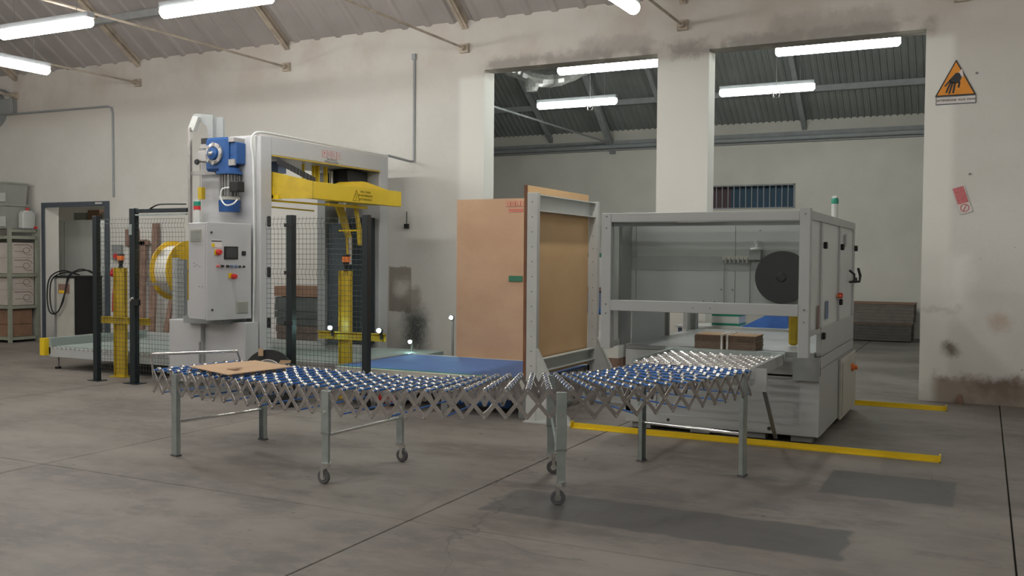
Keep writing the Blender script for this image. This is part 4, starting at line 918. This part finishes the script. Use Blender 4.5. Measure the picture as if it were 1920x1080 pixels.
# ================================================================== FENCE
def wirepanel(x0, x1, y0, y1, z0, z1, parent, bends=()):
    b = MB(); n = max(1, round(math.hypot(x1-x0, y1-y0)/.05)); zs = [z0+i*.055 for i in range(int((z1-z0)/.055)+1)]; r_ = .0021
    D = Vector((x1-x0, y1-y0, 0)).normalized(); N_ = Vector((-D.y, D.x, 0))
    prof = []; 
    for z in [z0]+sorted(sum([[c-.06, c, c+.06] for c in bends], []))+[z1]:
        off = -.022 if any(abs(z-c) < .001 for c in bends) else 0.; prof.append((z, off))
    for i in range(n+1):
        p = Vector((x0, y0, 0)).lerp(Vector((x1, y1, 0)), i/n); b.tube([p+N_*o+Vector((0, 0, z)) for z, o in prof], r_, 4)
    for z in zs:
        off = 0.
        for c in bends:
            if abs(z-c) < .06: off = -.022*(1-abs(z-c)/.06)
        b.tube([Vector((x0, y0, z))+N_*(off-.004), Vector((x1, y1, z))+N_*(off-.004)], r_, 4)
    return b.build('mesh_panel', 'wire', parent, kind='stuff')
def post(x, y, h_, par, w_=.04):
    p = MB().box(x-w_, x+w_, y-w_, y+w_, .008, h_).build('post', 'fence', par, bevel=.004)
    MB().box(x-.10, x+.10, y-.07, y+.07, 0, .008).build('foot_plate', 'fence', p); return p
f1 = thing('safety_fence', (-9.7, 8.4, 0), 'dark wire mesh fence on two posts by the left yellow pillar', 'fence')
post(-10.07, 8.38, 2.09, f1, .035); wirepanel(-10.04, -9.50, 8.38, 8.42, .12, 2.07, f1, (1.98, 1.42))
pg = MB().box(-9.495, -9.405, 8.38, 8.46, .008, 2.18).build('post', 'fence', f1, bevel=.006); MB().box(-9.57, -9.33, 8.34, 8.50, 0, .008).build('foot_plate', 'fence', pg)
MB().box(-9.495, -8.56, 8.40, 8.44, 2.12, 2.17).build('gate_header', 'fence', f1, bevel=.004); MB().box(-9.40, -8.56, 8.39, 8.43, 2.085, 2.105).build('gate_rail', 'galv', f1)
MB().tube(bezier([(-9.15, 8.40, 2.17), (-9.02, 8.40, 2.215), (-8.85, 8.40, 2.22), (-8.56, 8.40, 2.215)], 5), .010, 6).build('cable', 'black', f1)
wirepanel(-9.40, -8.60, 8.42, 8.42, .12, 2.05, f1, (1.96, 1.40))
MB().box(-9.42, -9.30, 8.34, 8.38, .98, 1.05).build('gate_lock', 'black', f1); MB().lathe((-9.44, 8.38, 1.05), (0, -1, 0), [(0, .03), (.03, .02)], 10).build('lock_knob', 'chrome', f1)
MB().box(-9.495, -9.44, 8.375, 8.38, 1.85, 1.98).build('sticker', 'galv', f1)
f2 = thing('safety_fence', (-6.4, 8.2, 0), 'dark wire mesh fence on two posts in front of the portal opening', 'fence')
post(-6.80, 8.20, 2.05, f2); post(-5.80, 8.20, 2.04, f2, .036)
wirepanel(-7.16, -6.84, 8.22, 8.22, .25, 2.04, f2, (1.95, 1.42)); wirepanel(-6.76, -5.84, 8.22, 8.22, .25, 2.03, f2, (1.95, 1.42))
for z in (1.92, 1.40, .85): MB().box(-6.86, -6.74, 8.15, 8.16, z, z+.04).build('panel_clamp', 'black', f2)
# yellow sensor pillars
def pillar(x, y, h_, za, xa, xb, lb, q):
    t = thing('sensor_pillar', (x, y, 0), lb, 'pillar', 'yellow sensor pillars')
    MB().box(x-q, x+q, y-.004, y+.004, .01, h_).box(x-q, x-q+.008, y-.03, y+.03, .01, h_).box(x+q-.008, x+q, y-.03, y+.03, .01, h_).build('column', 'yellow2', t)
    MB().box(x-.13, x+.13, y-.08, y+.08, 0, .012).build('foot_plate', 'yellow2', t)
    MB().box(xa, xb, y-.045, y-.037, za-.05, za+.04).box(xa, xb, y-.075, y-.037, za+.03, za+.04).build('cross_arm', 'yellow2', t)
    bl = MB().lathe((x+.01, y, h_), (0, 0, 1), [(0, .03), (.03, .03), (.03, .022), (.08, .035), (.10, .035)], 12).build('beacon_base', 'black', t)
    MB().lathe((x+.01, y, h_+.10), (0, 0, 1), [(0, .045), (.06, .045)], 14).build('orange_lens', 'orange', bl); MB().lathe((x+.01, y, h_+.16), (0, 0, 1), [(0, .045), (.02, .045), (.03, .02)], 14).build('cap', 'black', bl)
    return t
pillar(-10.13, 8.80, 1.43, .75, -10.56, -9.54, 'left yellow steel pillar with cross arm, by the roller conveyor', .095)
p2 = pillar(-6.455, 8.72, 1.44, .715, -6.80, -5.88, 'right yellow steel pillar with cross arm, by the blue belt', .075)
for (x, y, z, lb) in ((-6.575, 8.60, .80, 'glowing cyan lamp on the left end of the right yellow cross arm'), (-5.915, 8.60, .795, 'glowing cyan lamp on the right end of the right yellow cross arm'), (-6.73, 10.5, .49, 'glowing cyan lamp low at the rear of the blue belt'), (-6.11, 10.5, .83, 'glowing cyan lamp left of the reddish plywood panel')):
    t = thing('photocell_lamp', (x, y, z), lb, 'lamp', 'cyan photocell lamps')
    MB().lathe((x, y, z), (.3, -1, .1), [(-.05, .03), (0, .033), (.008, .02)], 14).build('housing', 'black', t)
    MB().lathe((x+.004, y-.012, z), (.3, -1, .1), [(-.004, .024), (.010, .022), (.014, .010)], 14).build('lens', 'led', t, smooth=True)
    z0 = 0 if y > 9 else z-.10
    MB().box(x-.012, x+.012, y+.03, y+.05, z0, z).build('bracket', 'alu' if y > 9 else 'black', t)

# black strap coil lying behind the conveyor
rw = thing('black_ring', (-6.93, 7.98, 0), 'black plastic spool ring with paper tags lying behind the wheel conveyor', 'spool')
cR = Vector((-6.93, 7.98, .305)); axd = Vector((.35, -.93, .12))
MB().lathe(cR, axd, [(-.03, .165), (-.03, .28), (.03, .28), (.03, .165), (-.03, .165)], 40).build('ring', 'black', rw, smooth=True)
MB().lathe(cR, axd, [(-.006, .155), (.006, .16), (.006, .01), (-.006, .01)], 30).build('disc', 'perspex2', rw)
MB().lathe(cR, axd, [(.0, .172), (.034, .175), (.036, .166), (.0, .164)], 40).build('rim', 'steel', rw)
u_ = axd.normalized(); v_ = Vector((0, 0, 1)); w2 = v_.cross(u_).normalized()
MB().rbox(cR+u_*.034-w2*.10+v_*.21, w2*.055, u_*.004, v_*.08).build('paper_tag', 'card', rw)
MB().rbox(cR+u_*.036+w2*.12+v_*.12, w2*.12, u_*.004, v_*.05+w2*.03).build('paper_tag', 'card', rw)
MB().rbox((-7.05, 7.90, 0), (.24, 0, 0), (0, .15, 0), (0, 0, .05)).build('cradle', 'black', rw)
tag(MB().lathe((-6.60, 7.92, 0), (0, 0, 1), [(0, .08), (.25, .09), (.40, .11), (.44, .08), (.46, .03)], 16).build('black_bag', 'black', smooth=True), 'dark slumped bag beside the black ring behind the conveyor', 'bag')

# ================================================================== LEFT WALL AREA
# shelving rack, end seen from the right
rk = thing('storage_rack', (-16.8, 11.45, 0), 'green grey storage rack with cartons against the wall at the left edge', 'rack')
RX = -15.66
for x in (RX, -18.0):
    for y in (11.19, 11.74): MB().box(x-.05, x, y-.03, y+.03, 0, 2.06).build('upright', 'rack', rk)
for z in (.10, .665, 1.245, 1.93):
    MB().box(-18.0, RX-.01, 11.20, 11.74, z-.012, z).build('shelf', 'rack', rk)
    MB().box(RX-.04, RX, 11.22, 11.72, z-.055, z+.0).build('shelf_beam', 'rack', rk); MB().box(-18.0, RX-.05, 11.17, 11.20, z-.055, z).build('shelf_beam', 'rack', rk)
MB().box(RX-.04, RX, 11.22, 11.72, 2.0, 2.05).build('shelf_beam', 'rack', rk)
lab = {0: 'front', 1: 'second'}
names = ['bottom', 'third', 'second', 'top']
def carton(y0, y1, z0, h_, x1, lb, m_='carton', prnt=True, grp='cartons on the rack'):
    t = thing('carton', (x1-.3, (y0+y1)/2, z0), lb, 'carton', grp)
    MB().box(x1-.55, x1, y0, y1, z0, z0+h_).build('box_body', m_, t, bevel=.006)
    if prnt:
        f = x1+.003; w_ = y1-y0
        MB().tube([(f, y0+.08*w_, z0+h_*.86), (f, y0+.75*w_, z0+h_*.86), (f, y0+.88*w_, z0+h_*.75), (f, y0+.92*w_, z0+h_*.62)], .006, 4).build('printed_line', 'print_b', t)
        MB().tube([(f, y0+.1*w_, z0+h_*.42), (f, y0+.5*w_, z0+h_*.42), (f, y0+.55*w_, z0+h_*.3), (f, y0+.65*w_, z0+h_*.2), (f, y0+.9*w_, z0+h_*.2)], .004, 4).build('printed_line', 'print_b', t)
        MB().tube([(f, y0+.65*w_+.07*math.cos(a*.785), z0+h_*.5+.05*math.sin(a*.785)) for a in range(9)], .004, 4).build('printed_ring', 'print_b', t)
    return t
pos = [(.668, .285, 'lower'), (.955, .275, 'upper')]
for (sh, zb, lbs) in (('middle', .668, 0), ('top', 1.248, 0)):
    for (dz, h_, wd) in ((0, .285, 'lower'), (.287, .275, 'upper')):
        carton(11.27, 11.70, zb+dz, h_, RX-.06, '%s white printed carton at the right end of the rack %s shelf' % (wd, sh))
        for k in range(3):
            carton(11.22, 11.62, zb+dz, h_, RX-.66-k*.58, '%s white carton %s from the right end on the rack %s shelf' % (wd, ('second', 'third', 'fourth')[k], sh), prnt=False)
            b_x = RX-.66-k*.58
            MB().tube([(b_x-.5, 11.217, zb+dz+.12), (b_x-.2, 11.217, zb+dz+.12), (b_x-.12, 11.217, zb+dz+.05), (b_x-.03, 11.217, zb+dz+.05)], .005, 4).build('printed_line', 'print_b', COL.objects[-1] if False else [o for o in COL.objects if o.name.startswith('carton')][-1])
for (z0, h_, lb) in ((.10, .22, 'lower brown carton at the right end of the rack bottom shelf'), (.325, .27, 'upper brown rounded carton at the right end of the rack bottom shelf')):
    carton(11.25, 11.66, z0, h_, RX-.06, lb, 'card2', False)
carton(11.25, 11.66, .10, .48, RX-.70, 'tall brown carton behind the front upright on the rack bottom shelf', 'card2', False)
# bins on top
def bin_(x1, y0, z0, h_, lb):
    t = thing('storage_bin', (x1-.4, y0+.25, z0), lb, 'bin', 'grey bins on the rack')
    MB().add([(x1-.88, y0+.02, z0), (x1-.03, y0+.02, z0), (x1-.03, y0+.43, z0), (x1-.88, y0+.43, z0), (x1-.9, y0, z0+h_-.03), (x1, y0, z0+h_-.03), (x1, y0+.45, z0+h_-.03), (x1-.9, y0+.45, z0+h_-.03)], [(0, 3, 2, 1), (4, 5, 6, 7), (0, 1, 5, 4), (1, 2, 6, 5), (2, 3, 7, 6), (3, 0, 4, 7)]).build('tub', 'bin', t)
    MB().box(x1-.93, x1+.025, y0-.02, y0+.47, z0+h_-.03, z0+h_).build('rim', 'bin', t); MB().box(x1-.3, x1+.003, y0-.004, y0, z0+.04, z0+h_*.5).build('label_plate', 'can', t)
    return t
bin_(-15.80, 11.2, 2.062, .44, 'lower grey plastic bin on top of the rack at the left edge')
bin_(-15.80, 11.2, 2.505, .40, 'upper grey plastic bin on top of the rack at the left edge')
jc = thing('jerry_can', (-15.72, 11.55, 2.06), 'white plastic canister with red cap on top of the rack', 'canister')
MB().prism([(-15.78, 11.43, 2.062), (-15.78, 11.69, 2.062), (-15.78, 11.69, 2.35), (-15.78, 11.63, 2.40), (-15.78, 11.49, 2.40), (-15.78, 11.43, 2.35)], (.14, 0, 0)).build('body', 'can', jc, bevel=.02)
MB().lathe((-15.71, 11.57, 2.40), (0, 0, 1), [(0, .03), (.05, .03)], 12).build('cap', 'red', jc); MB().lathe((-15.63, 11.66, 2.09), (1, 0, 0), [(0, .025), (.04, .025)], 12).build('tap', 'red', jc)
# charger box with cable
ch = thing('battery_charger', (-14.2, 11.5, 0), 'cream charger cabinet, its shaded side coloured black, with looped cable in front of the doorway', 'charger')
MB().box(-14.49, -14.0, 11.20, 11.74, .10, 1.20).build('housing', 'cream', ch, bevel=.006)
MB().box(-14.0, -13.985, 11.19, 11.75, .22, 1.20).build('side_panel', 'black', ch); MB().box(-14.50, -13.98, 11.18, 11.76, 1.20, 1.23).build('lid', 'black', ch)  # black side panel puts the housing's shadow side into colour; lid is black too
MB().box(-14.50, -14.46, 11.185, 11.20, 0, 1.20).build('corner_strip', 'greyd', ch)
MB().box(-14.40, -14.13, 11.185, 11.20, .93, 1.09).build('display', 'print_b', ch); MB().box(-14.38, -14.22, 11.182, 11.186, .93, .98).build('display_label', 'dyellow', ch)
MB().box(-14.46, -14.05, 11.25, 11.7, 0, .10).build('plinth', 'greyd', ch)
for k, pts in enumerate((
    [(-14.05, 11.3, 1.26), (-14.3, 11.2, 1.32), (-14.52, 11.12, 1.20), (-14.60, 11.12, .9), (-14.55, 11.12, .62), (-14.38, 11.12, .58), (-14.20, 11.12, .78), (-14.16, 11.15, 1.05), (-14.12, 11.18, 1.24), (-13.95, 11.3, 1.35), (-13.6, 11.3, 1.26)],
    [(-14.0, 11.3, 1.25), (-14.25, 11.2, 1.29), (-14.48, 11.13, 1.17), (-14.54, 11.13, .85), (-14.47, 11.13, .60), (-14.32, 11.13, .63), (-14.18, 11.13, .90), (-14.1, 11.2, 1.25), (-13.8, 11.3, 1.33), (-13.6, 11.3, 1.25)])):
    MB().tube(bezier(pts, 6), .012, 6).build('cable', 'black', ch)
# store room contents
wc = thing('white_cabinet', (-16.2, 13.3, 0), 'tall white cabinet standing behind the doorway', 'cabinet')
MB().box(-16.72, -15.72, 13.0, 13.6, 0, 2.29).build('body', 'white', wc, bevel=.006); MB().box(-16.55, -16.54, 12.995, 13.0, .1, 2.25).build('door_gap', 'greyd', wc)
sr = thing('store_shelf', (-15.2, 14.0, 0), 'dark shelf unit with slate blue boxes behind the doorway', 'shelf')
for x in (-15.64, -14.9, -17.9): MB().box(x-.02, x+.02, 13.7, 13.74, 0, 2.7).build('upright', 'greyd', sr)
for z in (.2, .6, 1.0, 1.45, 1.9, 2.3): MB().box(-17.9, -14.9, 13.7, 14.3, z-.02, z).build('shelf', 'greyd', sr)
for i, z in enumerate((.2, .6, 1.0, 1.45, 1.9)):
    for k in range(3):
        x = -15.6+k*.22
        tag(MB().box(x, x+.19, 13.72, 14.1, z, z+.30).build('store_box', ('bluebox', 'can', 'bluebox')[(i+k) % 3]), '%s box %s on the store shelf level %s above the floor' % (('slate blue', 'pale', 'slate blue')[(i+k) % 3], ('at the left', 'in the middle', 'at the right')[k], ('lowest', 'second', 'third', 'fourth', 'top')[i]), 'box', 'boxes in the store room')
for k in range(4):
    tag(MB().box(-17.2+k*.42, -16.85+k*.42, 13.75, 14.1, 2.3, 2.3+.18+.05*(k % 2)).build('store_box', ('bin', 'card2', 'bin', 'cardedge')[k]), '%s box on the store shelf above the white cabinet' % ('grey leftmost', 'brown', 'grey rightmost', 'dark brown')[k], 'box', 'boxes above the cabinet')
simple('blue_drum', 'bluebox', (-15.2, -14.75, 12.9, 13.3, 0, 1.25), 'slate blue locker behind the right side of the doorway', 'locker', .01)
# leaning timbers
for (x0, x1, z1, w_, lb) in ((-12.44, -12.72, 2.14, .12, 'tallest timber board, leaning on the wall just left of the yellow reel'), (-12.66, -13.00, 1.86, .11, 'timber board with a short crosspiece, leaning left of the tallest board'), (-12.76, -13.08, 1.86, .05, 'thin timber batten leftmost of the leaning boards'), (-12.16, -12.30, 1.05, .09, 'short reddish board half hidden below the yellow reel'), (-11.98, -12.10, .85, .05, 'shortest batten, beside the base cover behind the mesh')):
    MB_ = MB().rbox((x0, 11.35, 0), (w_, 0, 0), (0, .05, .01), (x1-x0, .37, z1))
    if z1 == 1.86: MB_.rbox((x1-.08, 11.68, z1-.10), (.30, 0, .02), (0, .05, 0), (0, 0, .07))
    tag(MB_.build('timber_board', 'wood'), lb, 'board', 'timbers leaning on the wall')
t = thing('wall_socket_group', (-13.5, WY, 1.6), 'red and grey plug sockets on the wall right of the doorway', 'socket')
MB().box(-13.72, -13.50, WY-.08, WY, 1.52, 1.78).build('socket_box', 'grey2', t, bevel=.01); MB().lathe((-13.55, WY-.08, 1.58), (0, -1, 0), [(0, .04), (.06, .05)], 10).build('red_plug', 'red', t)
MB().box(-13.40, -13.1, WY-.06, WY, 1.75, 2.05).build('breaker_box', 'wood', t, bevel=.01); MB().lathe((-13.62, WY-.1, 1.35), (0, -.3, -1), [(0, .05), (.10, .06), (.14, .02)], 10).build('hanging_plug', 'red', t)
MB().tube(bezier([(-13.6, WY-.08, 1.3), (-13.7, WY-.05, 1.0), (-13.75, WY-.03, .6)], 5), .012, 6).build('cable', 'red', t)
# stack of sheets behind the portal
ps = thing('sheet_stack', (-8.9, 11.4, 0), 'knee high stack of dark folded cartons under a pale board behind the mesh', 'stack')
MB().box(-9.58, -8.55, 11.16, 11.7, 1.00, 1.15).build('cover_board', 'card2', ps)
for k in range(8):
    j = random.uniform(-.03, .03); MB().box(-9.56+j, -8.58+j, 11.18, 11.7, .14+k*.107, .14+k*.107+.10).build('carton_bale', ('cardedge', 'teal', 'teal')[0 if k < 4 else 1], ps)
MB().box(-9.6, -8.5, 11.15, 11.7, 0, .13).build('pallet', 'wood', ps)
# far hall goods
for (x0, x1, z0, z1, m_, lb) in ((-2.62, -1.26, .02, .36, 'bale', 'lower dark bale of cardboard against the far wall'), (-2.66, -1.22, .37, .76, 'bale2', 'upper brown bale of cardboard against the far wall')):
    t = thing('cardboard_bale', ((x0+x1)/2, 20.4, z0), lb, 'cardboard bale', 'bales by the far wall')
    n = 6
    for k in range(n): MB().box(x0+random.uniform(-.01, .01), x1+random.uniform(-.01, .01), 20.0, 20.8, z0+(z1-z0)*k/n, z0+(z1-z0)*(k+.95)/n).build('cardboard_layer', m_, t)
    MB().box(x0-.02, x1+.02, 19.98, 20.82, z1-.012, z1+.0).build('top_sheet', 'card2', t)
tall = thing('wrapped_pallet', (-5.1, 13.2, 0), 'tall stack of mixed goods just visible between the end stop and the machine', 'stack')
for i, (z0, z1, m_) in enumerate(((.0, .15, 'wood'), (.15, .55, 'strap'), (.55, .78, 'paper'), (.80, .86, 'bluetube'), (.86, 1.10, 'bluebox'), (1.12, 1.18, 'print_b'), (1.18, 1.62, 'can'), (1.62, 1.68, 'labelg'))):
    MB().box(-5.5, -4.75, 13.0, 13.6, z0, z1).build('packed_layer', m_, tall)
gc = thing('grey_locker', (-4.4, 13.6, 0), 'grey metal locker seen through the lower left of the machine', 'locker')
MB().box(-4.6, -3.95, 13.2, 13.9, .1, 1.6).build('body', 'grey2', gc, bevel=.01); MB().box(-4.28, -4.27, 13.195, 13.2, .15, 1.55).build('door_gap', 'greyd', gc)
for x in (-4.55, -4.0): MB().box(x-.03, x+.03, 13.25, 13.8, 0, .1).build('foot', 'black', gc)
simple('yellow_sack', 'yellow2', (-1.615, -1.53, 8.97, 9.03, .81, 1.12), 'yellow folded guard inside the machine by its right post', 'guard', .02)
